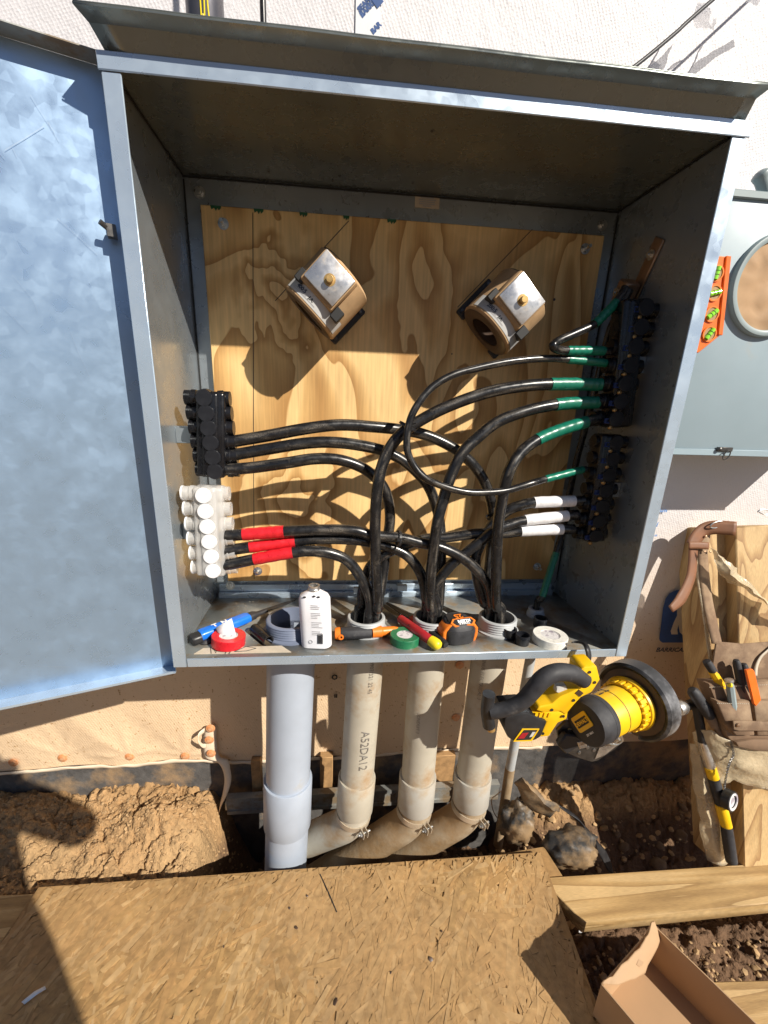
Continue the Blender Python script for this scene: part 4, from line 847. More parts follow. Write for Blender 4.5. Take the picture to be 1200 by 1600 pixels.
# ================================================================== CURRENT TRANSFORMERS
def ct(px, label, rating):
    Yc = PLY - .079; c = at(*px, Yc); t = thing('current_transformer', label, 'current transformer', c, 'current transformers on the plywood')
    a = V((.69, 0, .72)).normalized(); b = V((-.72, 0, .69)).normalized(); f = V((0, -1, 0)); n = 56
    L_, ro, ri = .094, .056, .032
    def rr(r, sq):                                     # ring outline slightly squared
        out = []
        for k in range(n):
            g = 2 * PI * k / n; ca2, sa = math.cos(g), math.sin(g); q = r / (abs(ca2) ** sq + abs(sa) ** sq) ** (1 / sq); out.append((q * ca2, q * sa))
        return out
    rings = []
    for r, h, sq in ((ri, -L_ / 2, 2), (ro - .004, -L_ / 2, 2.2), (ro, -L_ / 2 + .004, 2.3), (ro, L_ / 2 - .004, 2.3), (ro - .004, L_ / 2, 2.2), (ri, L_ / 2, 2)):
        rings.append([c + a * h + b * p[0] + f * p[1] for p in rr(r, sq)])
    m1 = MB()
    for s_, e_ in ((1, 4),):
        vs = [p for r_ in rings[s_:e_ + 1] for p in r_]; m1.add(vs, [(i * n + k, i * n + (k + 1) % n, (i + 1) * n + (k + 1) % n, (i + 1) * n + k) for i in range(3) for k in range(n)], True)
    part(m1, 'casing', 'ct_tan', t)
    m1 = MB()
    inner = [[c + a * h + b * p[0] + f * p[1] for p in rr(ri, 2)] for h in (-L_ / 2 + .001, L_ / 2 - .001)]
    vs = inner[0] + inner[1]; m1.add(vs, [(k, (k + 1) % n, (k + 1) % n + n, k + n) for k in range(n)], True)
    for h, q in ((-L_ / 2 - .0003, -1), (L_ / 2 + .0003, 1)):
        A = [c + a * h + b * p[0] + f * p[1] for p in rr(ri, 2)]; B = [c + a * (h + q * .002) + b * p[0] + f * p[1] for p in rr(ro - .012, 2.1)]; D_ = [c + a * h + b * p[0] + f * p[1] for p in rr(ro - .003, 2.2)]
        m1.add(A + B + D_, [(k, (k + 1) % n, (k + 1) % n + n, k + n) for k in range(n)] + [(k + n, (k + 1) % n + n, (k + 1) % n + 2 * n, k + 2 * n) for k in range(n)], True)
    part(m1, 'end_face', 'ct_dark', t)
    RR = Matrix((a, b, f)).transposed()
    m1 = MB(); m1.box(c + a * .010 + f * (ro - .003) + b * .004, (.066, .074, .022), RR, .93); bx = part(m1, 'terminal_saddle', 'ct_tan', t, bevel=.003, seg=2)
    m1 = MB(); m1.box(c + a * .012 + f * (ro + .010) + b * .004, (.054, .064, .007), RR); pl = part(m1, 'terminal_plate', 'plate', t, bevel=.002, seg=2)
    m1 = MB(); q = c + a * .010 + f * (ro + .0135) + b * .002; m1.lathe([(.0001, .010), (.0052, .010), (.0058, .009), (.0058, .0005), (.0095, .0004), (.0098, 0), (.0001, 0)], q, f, 18); part(m1, 'terminal_stud', 'brass', pl)
    # printed label wrapped on the casing front, below the plate
    m1 = MB(); rows = []
    for i in range(7):
        h = -L_ / 2 + .007 + .022 * i / 6; rows.append([c + a * h + b * p[0] + f * p[1] for p in [rr(ro + .0006, 2.3)[k] for k in range(4, 25)]])
    m1.sheet(rows); lb = part(m1, 'rating_label', 'label', t)
    def bend(tx, ty):                                  # print: x runs round the ring towards the lower right, y along the axis
        g = -.78 + tx / ro; sq = 2.3; q = (ro + .0011) / (abs(math.cos(g)) ** sq + abs(math.sin(g)) ** sq) ** (1 / sq)
        return c + a * (-L_ / 2 + .008 + ty) + f * q * math.cos(g) - b * q * math.sin(g)
    part(text_mb(rating, .009, c, a, b, bend=lambda x_, y_: bend(x_ + .006, y_ + .007), bold=.0003), 'label_print', 'ink_navy', lb)
    part(text_mb('J.A.', .007, c, a, b, bend=lambda x_, y_: bend(x_ + .034, y_ + .006), bold=.0003), 'label_print', 'ink_black', lb)
    for yy, x0_, x1_ in ((.003, 0, .05), (.0055, 0, .03), (.017, 0, .035), (.0195, .002, .028)):
        m1 = MB(); qs = [bend(x0_ + (x1_ - x0_) * k / 8, yy) for k in range(9)]; qt = [bend(x0_ + (x1_ - x0_) * k / 8, yy + .0008) for k in range(9)]; m1.sheet([qs, qt]); part(m1, 'label_rule', 'ink_grey', lb)
    # dark pockets where the saddle straps over the ring, and mounting feet
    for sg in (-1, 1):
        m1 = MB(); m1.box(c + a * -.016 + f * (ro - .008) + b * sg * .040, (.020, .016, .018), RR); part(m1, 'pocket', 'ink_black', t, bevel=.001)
        m1 = MB(); m1.box(V((c.x, PLY - .0125, c.z)) + b * sg * .050 + a * -.0 , (.085, .022, .011), RR); ft = part(m1, 'mounting_foot', 'ct_black', t, bevel=.002)
        m1 = MB(); m1.box(V((c.x, PLY - .0285, c.z)) + b * sg * .040, (.060, .018, .034), RR); part(m1, 'foot_web', 'ct_dark', t, bevel=.003)
        for h in (-.034, .034):
            m1 = MB(); m1.lathe([(.0001, .003), (.0035, .0025), (.004, 0), (.0001, 0)], V((c.x, PLY - .0183, c.z)) + b * sg * .053 + a * h, f, 12); part(m1, 'foot_screw', 'dark_steel', ft)
    t.scale = (1.1, 1.1, 1.1); return t
ct((511, 462), 'tan current transformer with nickel plate, left one on the plywood, closed side to the viewer', '400:5')
ct((787, 490), 'tan current transformer with nickel plate, right one on the plywood, its dark ring hole showing', '200:5')

# ================================================================== TOOLS AND SUPPLIES ON THE CABINET FLOOR
def rrect(w, d, r, n=6):
    out = []
    for cx, cy, a0 in ((w / 2 - r, d / 2 - r, 0), (-w / 2 + r, d / 2 - r, PI / 2), (-w / 2 + r, -d / 2 + r, PI), (w / 2 - r, -d / 2 + r, 1.5 * PI)):
        out += [(cx + r * math.cos(a0 + PI / 2 * k / n), cy + r * math.sin(a0 + PI / 2 * k / n)) for k in range(n + 1)]
    return out
def roll(label, c, ax, ro, h, m, cat='tape roll'):
    t = thing('tape_roll', label, cat, c, 'rolls of vinyl tape'); ax = V(ax).normalized(); ri = ro * .56
    m1 = MB(); m1.lathe([(ri, 0), (ro - .001, 0), (ro, .001), (ro, h - .001), (ro - .001, h), (ro * .86, h - .0003), (ri, h - .0002), (ri, 0)], c, ax, 44); part(m1, 'tape_winding', m, t)
    m1 = MB(); m1.lathe([(ri - .0025, .0005), (ri - .0002, .0005), (ri - .0002, h - .0015), (ri - .0025, h - .0015), (ri - .0025, .0005)], c, ax, 36); m1.lathe([(.0001, h - .002), (ri - .003, h - .002), (ri - .003, h - .003)], c, ax, 36); part(m1, 'core', 'core', t)
    return t
# red roll leaning on the blue knife, with a scrap of white paper in it
c = atZ(357, 1006, .003); red = roll('red tape roll leaning slightly against the blue handled saw at the left front', c, (.08, .05, 1), .0335, .0205, 't_red')
scrap = thing('paper_scrap', 'small translucent white scrap standing in the red tape roll', 'paper scrap', atZ(348, 985, .025))
p0, p1 = at(350, 997, c.y + .004), at(369, 993, c.y + .006); q0, q1 = at(337, 981, c.y + .012), at(362, 966, c.y + .014)
m1 = MB(); m1.sheet([[p0.lerp(q0, k).lerp(p1.lerp(q1, k), t) + V((0, -.004 * math.sin(PI * k) * (1 - t), 0)) for t in (0, .5, 1)] for k in (0, .33, .66, 1)], False); part(m1, 'scrap_sheet', 'seam', scrap, solid=.0006)
roll('green tape roll lying flat between the screwdriver and the red handled stripper', atZ(632, 1003, .001), (0, 0, 1), .0315, .019, 'roll_green')
roll('white tape roll lying flat at the right front of the cabinet floor', atZ(858, 1003, .001), (0, 0, 1), .0365, .019, 'roll_white')
# blue handled jab saw
bs = thing('jab_saw', 'jab saw with bright blue handle and black blade lying at the left', 'hand saw', atZ(345, 980, .02))
A, B = atZ(312, 993, .016), atZ(389, 964, .020); dx = (B - A).normalized(); sd_ = V((0, 0, 1)).cross(dx).normalized(); upv = dx.cross(sd_)
prof = rrect(.028, .020, .008); m1 = MB()
m1.loft([[A + dx * l + sd_ * p[0] * k + upv * p[1] * k + V((0, 0, .001 * math.sin(l * 90))) for p in prof] for l, k in ((0, .92), (.006, 1), (.03, .96), (.06, 1.0), ((B - A).length - .008, .98), ((B - A).length, .86))]); hn = part(m1, 'handle', 'blue_pl', bs)
m1 = MB(); m1.loft([[A - dx * .020 + dx * l + sd_ * (p[0] * k - .004) + upv * (p[1] * k - .001) for p in prof] for l, k in ((0, .9), (.004, 1.05), (.019, 1.02))]); part(m1, 'butt_cap', 'black_pl', bs)
m1 = MB(); m1.loft([[B + dx * l + sd_ * p[0] * k + upv * p[1] * k for p in prof] for l, k in ((0, .80), (.012, .78), (.022, .45), (.045, .40))]); part(m1, 'ferrule', 'grip', bs)
m1 = MB(); e = atZ(462, 938, .012); B2 = B + dx * .036; d2 = (e - B2); m1.prism([(0, -.007), (.0, .007), (d2.length * .7, .0065), (d2.length, .0), (d2.length * .7, -.006)], B2, d2.normalized(), sd_, V((0, 0, .002))); part(m1, 'blade', 'black_pl', bs)
part(text_mb('T  N', .017, A + dx * .028 - sd_ * .006 + upv * .0108, dx, sd_, .0005, bold=.0008), 'handle_print', 'white', hn)
m1 = MB(); q = atZ(322, 1003, .002); m1.lathe([(.0001, 0), (.013, 0), (.014, .003), (.010, .007), (.0001, .008)], q, (0, 0, 1), 18); tag(part(m1, 'rubber_bung', 'grip', None, loc=q), 'dark rubber plug beside the red tape roll', 'plug')
# short black tube and the open 4 inch adapter collar (the collar belongs to the large conduit)
A, B = atZ(397, 982, .012), atZ(420, 1002, .010); m1 = MB(); r = .0118; ax = B - A
m1.lathe([(r * .8, 0), (r, .001), (r * 1.02, ax.length * .4), (r, ax.length), (r * .82, ax.length), (r * .8, .001)], A, ax, 24); tag(part(m1, 'black_tube', 'black_rub', None, loc=A), 'short black rubber tube lying between the red tape and the white bottle', 'tube')
# white cement bottle
bc = atZ(495, 1008, .001); bt = thing('bottle', 'flat white plastic bottle with open neck standing left of the first beige conduit', 'bottle', bc)
yaw = Matrix.Rotation(math.radians(-9), 3, 'Z'); tilt = Matrix.Rotation(math.radians(-2), 3, 'Y')
topz = at(497, 922, bc.y).z - .001; H_ = topz
def brow(w, d, r, z): return [bc + tilt @ (yaw @ V((p[0], p[1], 0)) + V((0, 0, z))) for p in rrect(w, d, r)]
m1 = MB(); m1.loft([brow(.056, .028, .013, 0), brow(.063, .035, .0165, .003), brow(.064, .036, .017, H_ * .5), brow(.063, .035, .0165, H_ * .87), brow(.055, .030, .014, H_ * .93), brow(.036, .024, .0115, H_ * .975), brow(.024, .022, .0105, H_)]); bb = part(m1, 'bottle_body', 'bottle', bt)
nk = bc + tilt @ V((0, 0, H_ - .001)); m1 = MB(); m1.lathe([(.0088, 0), (.0110, 0), (.0106, .004), (.0118, .005), (.0106, .007), (.0112, .012), (.0088, .012), (.0088, .0)], nk, (0, 0, 1), 24); part(m1, 'neck', 'alum', bt)
m1 = MB(); m1.lathe([(.0001, .005), (.0087, .005), (.0087, .004)], nk, (0, 0, 1), 18); part(m1, 'dark_opening', 'ink_black', bt)  # black disc painted as the shade inside the open neck
fr = yaw @ V((0, -1, 0)); fu = yaw @ V((1, 0, 0))
def front(u_, z): return bc + tilt @ (fr * .0186 + fu * u_ + V((0, 0, z)))
random.seed(3)
z = H_ * .80
for grp in ((3, .0050), (4, .0048), (4, .0046), (3, .0046)):
    for k in range(grp[0]):
        w_ = random.uniform(.016, .030); m1 = MB(); a_ = front(-.004, z); m1.prism([(0, 0), (w_ * .75, 0), (w_ * .75, .0009), (0, .0009)], a_, fu, (0, 0, 1), fr * .0004); part(m1, 'fine_print', 'ink_grey', bb); z -= .0036
    z -= .006
for k in range(11):
    m1 = MB(); a_ = front(.006 + k * .00105, H_ * .12); m1.prism([(0, 0), (.0005 if k % 3 else .0008, 0), (.0005 if k % 3 else .0008, .022), (0, .022)], a_, fu, (0, 0, 1), fr * .0004); part(m1, 'barcode_bar', 'ink_black', bb)
m1 = MB(); m1.ring(.0032, .0042, .0004, front(-.008, H_ * .15), fr, 18); part(m1, 'printed_ring', 'ink_grey', bb)
for sx, sz in ((-.016, .935), (.012, .945), (.003, .955)):  # dark cement runs at the shoulder
    m1 = MB(); p = bc + tilt @ (fr * .0165 + fu * sx + V((0, 0, H_ * sz))); m1.lathe([(.0001, .0008), (.0012, .0005), (.0018, 0), (.0001, -.001)], p, fr + V((0, 0, .5)), 9, sx=1.9); part(m1, 'cement_smear', 'ink_black', bt)
# screwdriver
A, B = atZ(524, 990, .014), atZ(581, 988, .014); dx = (B - A).normalized(); sdv = thing('screwdriver', 'screwdriver with orange and charcoal handle lying in front of the first conduit', 'screwdriver', A.lerp(B, .5))
L_ = (B - A).length; m1 = MB(); m1.lathe([(.0001, -.002), (.0118, -.001), (.0135, .004), (.0135, .010), (.0120, .0105), (.0001, .0105)], A, dx, 22); part(m1, 'butt', 'orange_pl', sdv)
m1 = MB(); m1.lathe([(.012, .0105), (.0140, .012), (.0145, L_ * .5), (.0138, L_ * .95), (.012, L_), (.012, .0105)], A, dx, 8, smooth=False); gp = part(m1, 'grip', 'grip', sdv, bevel=.0015)
m1 = MB(); q = A + dx * .012 + V((0, -.0125, -.001)); m1.ring(.003, .0058, .003, q, (0, -1, 0), 14); part(m1, 'grip_ring', 'orange_pl', gp)
e = atZ(622, 984, .014); d2 = (e - B); l2 = d2.length; m1 = MB(); m1.lathe([(.0125, 0), (.0128, l2 * .35), (.0100, l2 * .40), (.0085, l2 * .85), (.0060, l2), (.0001, l2)], B, d2, 20); part(m1, 'collar', 'orange_pl', sdv)
m1 = MB(); m1.tube([e, e + d2.normalized() * .045], .0042, 10); part(m1, 'shank', 'orange_pl', sdv)
# wire strippers
ws = thing('wire_stripper', 'wire strippers with a red yellow tipped handle and a black handle, lying across the floor', 'pliers', atZ(655, 985, .02))
pts = [atZ(x, y, z) for x, y, z in ((626, 967, .020), (645, 981, .022), (662, 993, .022), (675, 1002, .019))]; cc = cr(pts, 6)
m1 = MB(); m1.tube(cc, [.0095 + .0012 * math.sin(PI * k / len(cc)) for k in range(len(cc))], 16); rh = part(m1, 'red_handle', 'red_grip', ws)
dx = (cc[-1] - cc[-5]).normalized(); m1 = MB(); m1.lathe([(.0108, -.004), (.0118, .004), (.0118, .013), (.0095, .019), (.0045, .022), (.0001, .0225)], cc[-1], dx, 20); part(m1, 'yellow_tip', 'yellow_tip', ws)
A_, B_ = cc[5], cc[-2]; u_ = (B_ - A_).normalized(); n_ = (CAM - A_).normalized(); n_ = (n_ - u_ * n_.dot(u_)).normalized(); w_ = n_.cross(u_)
part(text_mb('KLEIN TOOLS', .0078, A_ + n_ * .0107 - w_ * .003, u_, w_, .0004, bold=.0002), 'handle_print', 'ink_black', rh)
pts = [atZ(x, y, z) for x, y, z in ((643, 967, .014), (658, 978, .014), (676, 990, .012), (697, 1008, .010))]; cc2 = cr(pts, 6)
m1 = MB(); m1.tube(cc2[:6], .0088, 14); part(m1, 'red_sleeve', 'red_grip', ws); m1 = MB(); m1.tube(cc2[5:], [.0092] * (len(cc2) - 7) + [.0082, .006], 14); part(m1, 'black_handle', 'black_pl', ws)
for a_, b_, off in ((cc[0], atZ(600, 946, .016), 0), (cc2[0], atZ(604, 942, .012), .002)):
    d2 = b_ - a_; m1 = MB(); sd_ = V((0, 0, 1)).cross(d2.normalized()).normalized(); m1.prism([(-.004, -.005), (d2.length * .5, -.007), (d2.length, -.003), (d2.length, .003), (d2.length * .5, .006), (-.004, .005)], a_ + V((0, 0, -.002)), d2.normalized(), sd_, V((0, 0, .004))); part(m1, 'jaw', 'dark_steel', ws, bevel=.0008)
# tape measure standing on its edge
tc_ = atZ(722, 1008, .001); tm = thing('tape_measure', 'black and orange tape measure standing between the strippers and the black caps', 'tape measure', tc_)
yaw = Matrix.Rotation(math.radians(12), 3, 'Z'); tmh = .052
def trow(w, d, r, z, dx_=0, dy_=0): return [tc_ + yaw @ V((p[0] + dx_, p[1] + dy_ + .026, z)) for p in rrect(w, d, r, 5)]
m1 = MB(); m1.loft([trow(.062, .052, .022, 0), trow(.072, .060, .026, .004), trow(.074, .062, .027, .020), trow(.075, .063, .027, .026), trow(.071, .060, .026, .034)]); bd_ = part(m1, 'case', 'grip', tm)
m1 = MB(); m1.loft([trow(.066, .058, .024, .034, 0, .000), trow(.064, .056, .023, .040, 0, .002), trow(.058, .052, .022, .046, 0, .005), trow(.050, .046, .02, .049, 0, .007)]); part(m1, 'top_case', 'grip', tm)
for sg in (-1, 1):
    m1 = MB(); m1.loft([[tc_ + yaw @ V((sg * (.037 + o_) + x, .026 + y, z)) for x, y in rrect(.010, .034, .0045, 3)] for z, o_ in ((.001, -.003), (.012, .0005), (.030, .000), (.040, -.008), (.046, -.016))]); part(m1, 'orange_side', 'orange_pl', tm)
# hexagonal badge facing the viewer, slanted back
nb = yaw @ V((0, -.52, .85)); ub = yaw @ V((1, 0, 0)); wb = nb.cross(ub); oc = tc_ + yaw @ V((.004, .0125, .0475))
hexo = [(-.030, 0), (-.022, .010), (.022, .010), (.030, 0), (.022, -.010), (-.022, -.010)]
m1 = MB(); m1.prism(hexo, oc - nb * .010, ub, wb, nb * .012); bg_ = part(m1, 'badge', 'orange_pl', tm, bevel=.001)
m1 = MB(); m1.prism([(x * .82, y * .72) for x, y in hexo], oc + nb * .0018, ub, wb, nb * .0006); part(m1, 'badge_field', 'black_pl', bg_)
part(text_mb('KLEIN', .0085, oc + nb * .0024 + ub * .017 + wb * .0046, -ub, -wb, .0003, bold=.0005, squash=1.3), 'badge_print', 'white', bg_)
part(text_mb('TOOLS', .0065, oc + nb * .0024 + ub * .014 - wb * .0016, -ub, -wb, .0003, bold=.0003, squash=1.2), 'badge_print', 'white', bg_)
m1 = MB(); o2 = tc_ + yaw @ V((-.004, .030, .0495)); m1.prism([(-.022, -.012), (.022, -.012), (.018, .016), (-.018, .016)], o2, ub, yaw @ V((0, .95, .1)), V((0, 0, .001))); tpn = part(m1, 'top_panel', 'black_pl', tm)
part(text_mb('25', .020, tc_ + yaw @ V((.012, .038, .0525)), -ub, yaw @ V((0, -1, -.1)), .0004, bold=.0008), 'top_print', 'orange_pl', tm)
# little black bushings
for px, lb in (((795, 996), 'small black plastic bushing touching the tape measure side of the pair'), ((815, 1006), 'small black plastic bushing next to the white tape roll, nearest the front edge'), ((843, 979), 'small black plastic bushing behind the white tape roll')):
    p = atZ(*px, .001); r = .0150; m1 = MB(); m1.lathe([(r * .80, 0), (r * .94, 0), (r * .97, .003), (r, .016), (r * 1.03, .0165), (r * 1.03, .021), (r, .023), (r * .86, .023), (r * .82, .020), (r * .80, .001)], p, (0, 0, 1), 30)
    b_ = thing('bushing', lb, 'bushing', p, 'black bushings on the cabinet floor'); part(m1, 'sleeve', 'black_cap', b_)
    m1 = MB(); m1.lathe([(.0001, .003), (r * .80, .003), (r * .80, .001)], p, (0, 0, 1), 24); part(m1, 'inner_web', 'ink_black', b_)
p = atZ(782, 990, .004); m1 = MB(); m1.box(p + V((0, .002, .001)), (.045, .016, .008), Matrix.Rotation(.2, 3, 'Z'), .7); tag(part(m1, 'blue_wedge', 'ink_blue', None, bevel=.002, loc=p), 'small dark blue plastic wedge left of the black bushings', 'wedge')
# cardboard offcut with pen marks along the left front edge
ca0 = [atZ(x, y, .0012) for x, y in ((303, 1023), (318, 1014), (440, 1010), (455, 1020))]
m1 = MB(); m1.add(ca0 + [p + V((0, 0, .002)) for p in ca0], [(3, 2, 1, 0), (4, 5, 6, 7)] + [(i, (i + 1) % 4, (i + 1) % 4 + 4, i + 4) for i in range(4)])
oc_ = thing('cardboard_offcut', 'narrow tan cardboard offcut with pen marks at the left front of the cabinet floor', 'cardboard offcut', ca0[0]); cs_ = part(m1, 'offcut_sheet', 'label_tan', oc_)
for pl_ in ([(329, 1011), (330, 1021)], [(334, 1013), (337, 1020), (341, 1012)], [(352, 1021), (357, 1011)], [(358, 1021), (365, 1012)], [(366, 1018), (385, 1017), (400, 1013), (385, 1010), (366, 1018)]):
    m1 = MB(); m1.tube([atZ(x, y, .0038) for x, y in pl_], .0007, 5); part(m1, 'pen_mark', 'ink_black', cs_)
# sawdust and plastic shavings on the floor sheet
m1 = MB(); random.seed(11)
for i in range(1100):
    if i < 700: x, y = -.40 + abs(random.gauss(0, .045)), .02 + random.random() * .26
    else: x, y = random.uniform(-.36, .40), random.uniform(.01, .27)
    r = random.uniform(.0006, .0016); e = mathutils_rot(); m1.add([V((x, y, .0012)) + e @ V(q) * r for q in ((-1.6, -.6, 0), (1.6, -.6, 0), (1.6, .6, 0), (-1.6, .6, 0.5))], [(0, 1, 2, 3)])
o = part(m1, 'plastic_shavings', 'label_tan'); o['kind'] = 'stuff'
m1 = MB()
for i in range(1100):
    x, y = random.gauss(.0, .18), random.uniform(.01, .26)
    if abs(x) > .42: continue
    r = random.uniform(.0006, .0022); rock(m1, (x, y, .0008), r, .5)
o = part(m1, 'dirt_crumbs', 'stone'); o['kind'] = 'stuff'

# ================================================================== CIRCULAR SAW HUNG ON THE FRONT EDGE
sw = thing('circular_saw', 'yellow and black cordless circular saw hanging by its hook from the cabinet front edge', 'circular saw', at(915, 1100, -.05))
G, E_ = at(987, 1096, -.030), at(916, 1131, -.080); ax = (E_ - G).normalized(); L_ = (E_ - G).length
tocam = (CAM - G).normalized(); ru = (V((0, 0, 1)) - ax * ax.z).normalized(); rv = ax.cross(ru)
m1 = MB(); m1.lathe([(.048, .004), (.054, .006), (.056, .011), (.054, .017), (.050, .019), (.048, .004)], G, ax, 48); part(m1, 'gear_rim', 'yellow', sw)
m1 = MB(); m1.lathe([(.045, .017), (.049, .019), (.049, .033), (.046, .036), (.044, .017)], G, ax, 48)
for k in range(24):
    g = 2 * PI * k / 24; d = ru * math.cos(g) + rv * math.sin(g); m1.box(G + ax * .026 + d * .0482, (.0085, .017, .006), Matrix((rv * math.cos(g) - ru * math.sin(g), ax, d)).transposed())
part(m1, 'vent_ring', 'yellow', sw, bevel=.0006)
m1 = MB(); m1.lathe([(.0445, .034), (.0450, .040), (.0440, L_ * .70), (.0430, L_ * .73), (.03, L_ * .73)], G, ax, 40); mb_ = part(m1, 'motor_body', 'yellow', sw)
for k in range(10):
    g = .3 + .36 * k; d = ru * math.cos(g) + rv * math.sin(g)
    for h in (.52, .64): m1 = MB(); m1.box(G + ax * L_ * (h - .02) + d * .0446, (.0022, L_ * .085, .0012), Matrix((rv * math.cos(g) - ru * math.sin(g), ax, d)).transposed()); part(m1, 'vent_slot', 'ink_black', mb_)
m1 = MB(); m1.lathe([(.043, L_ * .70), (.0455, L_ * .72), (.0465, L_ * .80), (.0455, L_ * .97), (.0425, L_ * 1.02), (.030, L_ * 1.035), (.0001, L_ * 1.04)], G, ax, 40); cp_ = part(m1, 'motor_cap', 'grip', sw)
up_ = (at(928, 1121, -.06) - at(893, 1142, -.06)); q_ = ax.cross(_ray(893, 1143).cross(_ray(928, 1121))).normalized(); up_ = q_ if q_.dot(up_) > 0 else -q_; wp = ax.cross(up_)
oc = G + ax * L_ * 1.041 + up_ * .0
m1 = MB(); m1.prism([(p[0], p[1]) for p in rrect(.046, .030, .004)], oc - wp * -.006, up_, wp, ax * .0015); lg = part(m1, 'logo_plate', 'yellow', cp_)
m1 = MB(); m1.prism([(p[0], p[1]) for p in rrect(.036, .0145, .001)], oc + wp * .006 + ax * .0016, up_, wp, ax * .0004); part(m1, 'logo_field', 'ink_black', cp_)
part(text_mb('DEWALT', .0100, oc + wp * .0024 + ax * .0022, up_, wp, .0003, align='CENTER', bold=.0004), 'logo_print', 'yellow', cp_)
part(text_mb('20V MAX', .0055, oc - wp * .0195 + ax * .0002, up_, wp, .0006, align='CENTER', bold=.0002), 'cap_print', 'white', cp_)
# guard drum with worn rim
m1 = MB(); m1.lathe([(.020, .003), (.070, .002), (.076, -.002), (.076, -.006)], G, ax, 56); m1.caps = False; part(m1, 'guard_face', 'ct_dark', sw)
def arc_lathe(prof, o, ax, u, a0, a1, n=40):
    w = ax.cross(u); rows = [[o + ax * h + (u * math.cos(a) + w * math.sin(a)) * r for r, h in prof] for a in np.linspace(a0, a1, n)]; return MB().sheet(rows)
mid = (at(1050, 1062, -.02) - G); mid = (mid - ax * mid.dot(ax)).normalized()
part(arc_lathe([(.066, -.001), (.076, .004), (.0800, .000), (.0805, -.028), (.076, -.032), (.045, -.032)], G, ax, mid, -2.2, 2.0), 'guard_rim', 'worn_black', sw, solid=.003)
part(arc_lathe([(.066, .000), (.073, -.003), (.0735, -.032), (.045, -.035)], G, ax, mid, 1.9, 4.2), 'lower_guard', 'alum', sw, solid=.002)
m1 = MB(); m1.lathe([(.0001, -.019), (.071, -.019), (.071, -.0205), (.0001, -.0205)], G, ax, 48); part(m1, 'blade', 'dark_steel', sw)
# grip
hp = [(913, 1063, -.060), (893, 1052, -.066), (868, 1051, -.070), (848, 1061, -.072), (833, 1078, -.072), (818, 1094, -.070), (798, 1105, -.066), (780, 1110, -.062), (766, 1112, -.058)]
hc = cr([at(*p) for p in hp], 6); n_ = len(hc); m1 = MB(); m1.tube(hc, [float(np.interp(k / n_, (0, .15, .35, .55, .75, 1), (.0155, .0170, .0175, .0160, .0145, .0145))) for k in range(n_)], 18); part(m1, 'handle', 'grip', sw)
a_, b_ = at(764, 1084, -.056), at(764, 1134, -.050); m1 = MB(); m1.tube(cr([a_, a_.lerp(b_, .5) + V((-.004, 0, 0)), b_], 6), .0125, 14); pd = part(m1, 'rear_pad', 'black_pl', sw)
m1 = MB(); m1.tube([b_ + V((.002, 0, .004)), b_ + V((.006, 0, -.010))], .0085, 12); part(m1, 'pad_screw', 'brass', pd)
def slabpx(mb, px, Y0, Y1):
    f = [at(x, y, Y0) for x, y in px]; n = len(f); cen = sum(f, V()) / n; h = V((0, Y1 - Y0, 0)); bk = [p + h for p in f]
    mb.add(f + bk, [tuple(range(n)), tuple(range(n, 2 * n))[::-1]] + [(i, (i + 1) % n, (i + 1) % n + n, i + n) for i in range(n)]); return mb
m1 = MB(); slabpx(m1, [(908, 1046), (914, 1042), (933, 1041), (938, 1062), (925, 1082), (908, 1090), (896, 1103), (884, 1118), (876, 1112), (850, 1114), (838, 1110), (843, 1104), (862, 1100), (876, 1088), (905, 1076)], -.066, -.022); br = part(m1, 'yoke', 'yellow', sw, bevel=.003, seg=2)
m1 = MB(); slabpx(m1, [(828, 1117), (858, 1112), (888, 1112), (886, 1124), (872, 1130), (858, 1151), (842, 1152), (854, 1128), (832, 1122)], -.064, -.018); part(m1, 'battery_cradle', 'yellow', sw, bevel=.003, seg=2)
for k in range(4): m1 = MB(); slabpx(m1, [(837 + k * 7, 1115), (841 + k * 7, 1115), (839 + k * 7, 1121), (835 + k * 7, 1121)], -.0665, -.0635); part(m1, 'grip_rib', 'yellow', sw)
m1 = MB(); slabpx(m1, [(905, 1078), (912, 1083), (906, 1089), (899, 1083)], -.0675, -.065); part(m1, 'recess', 'ct_dark', br)
m1 = MB(); slabpx(m1, [(790, 1117), (824, 1114), (856, 1128), (846, 1152), (836, 1158), (806, 1161), (794, 1154), (788, 1136)], -.070, -.010); bat = part(m1, 'battery', 'black_pl', sw, bevel=.005, seg=2)
m1 = MB(); slabpx(m1, [(816, 1139), (843, 1139), (831, 1158), (802, 1159)], -.0712, -.0700); part(m1, 'battery_label', 'yellow', bat)
m1 = MB(); slabpx(m1, [(819, 1141), (840, 1141), (829, 1156), (806, 1157)], -.0720, -.0712); part(m1, 'label_field', 'ink_black', bat)
m1 = MB(); slabpx(m1, [(816, 1146), (826, 1145), (819, 1154), (809, 1154)], -.0726, -.0720); part(m1, 'label_red', 'red_grip', bat)
m1 = MB(); slabpx(m1, [(832, 1144), (837, 1144), (832, 1151), (827, 1152)], -.0726, -.0720); part(m1, 'label_bar', 'label', bat)
m1 = MB(); slabpx(m1, [(870, 1072), (884, 1070), (888, 1078), (878, 1086), (868, 1082)], -.056, -.044); part(m1, 'trigger', 'label', sw, bevel=.002)
for x, y in ((921, 1050), (929, 1066), (896, 1094), (862, 1109), (880, 1119), (848, 1146)):
    q = at(x, y, -.0662); m1 = MB(); m1.ring(.0014, .0032, .0012, q, (0, -1, 0), 12); m1.lathe([(.0001, .0004), (.0015, .0004), (.0015, 0)], q, (0, -1, 0), 8); part(m1, 'case_screw', 'dark_steel', sw)
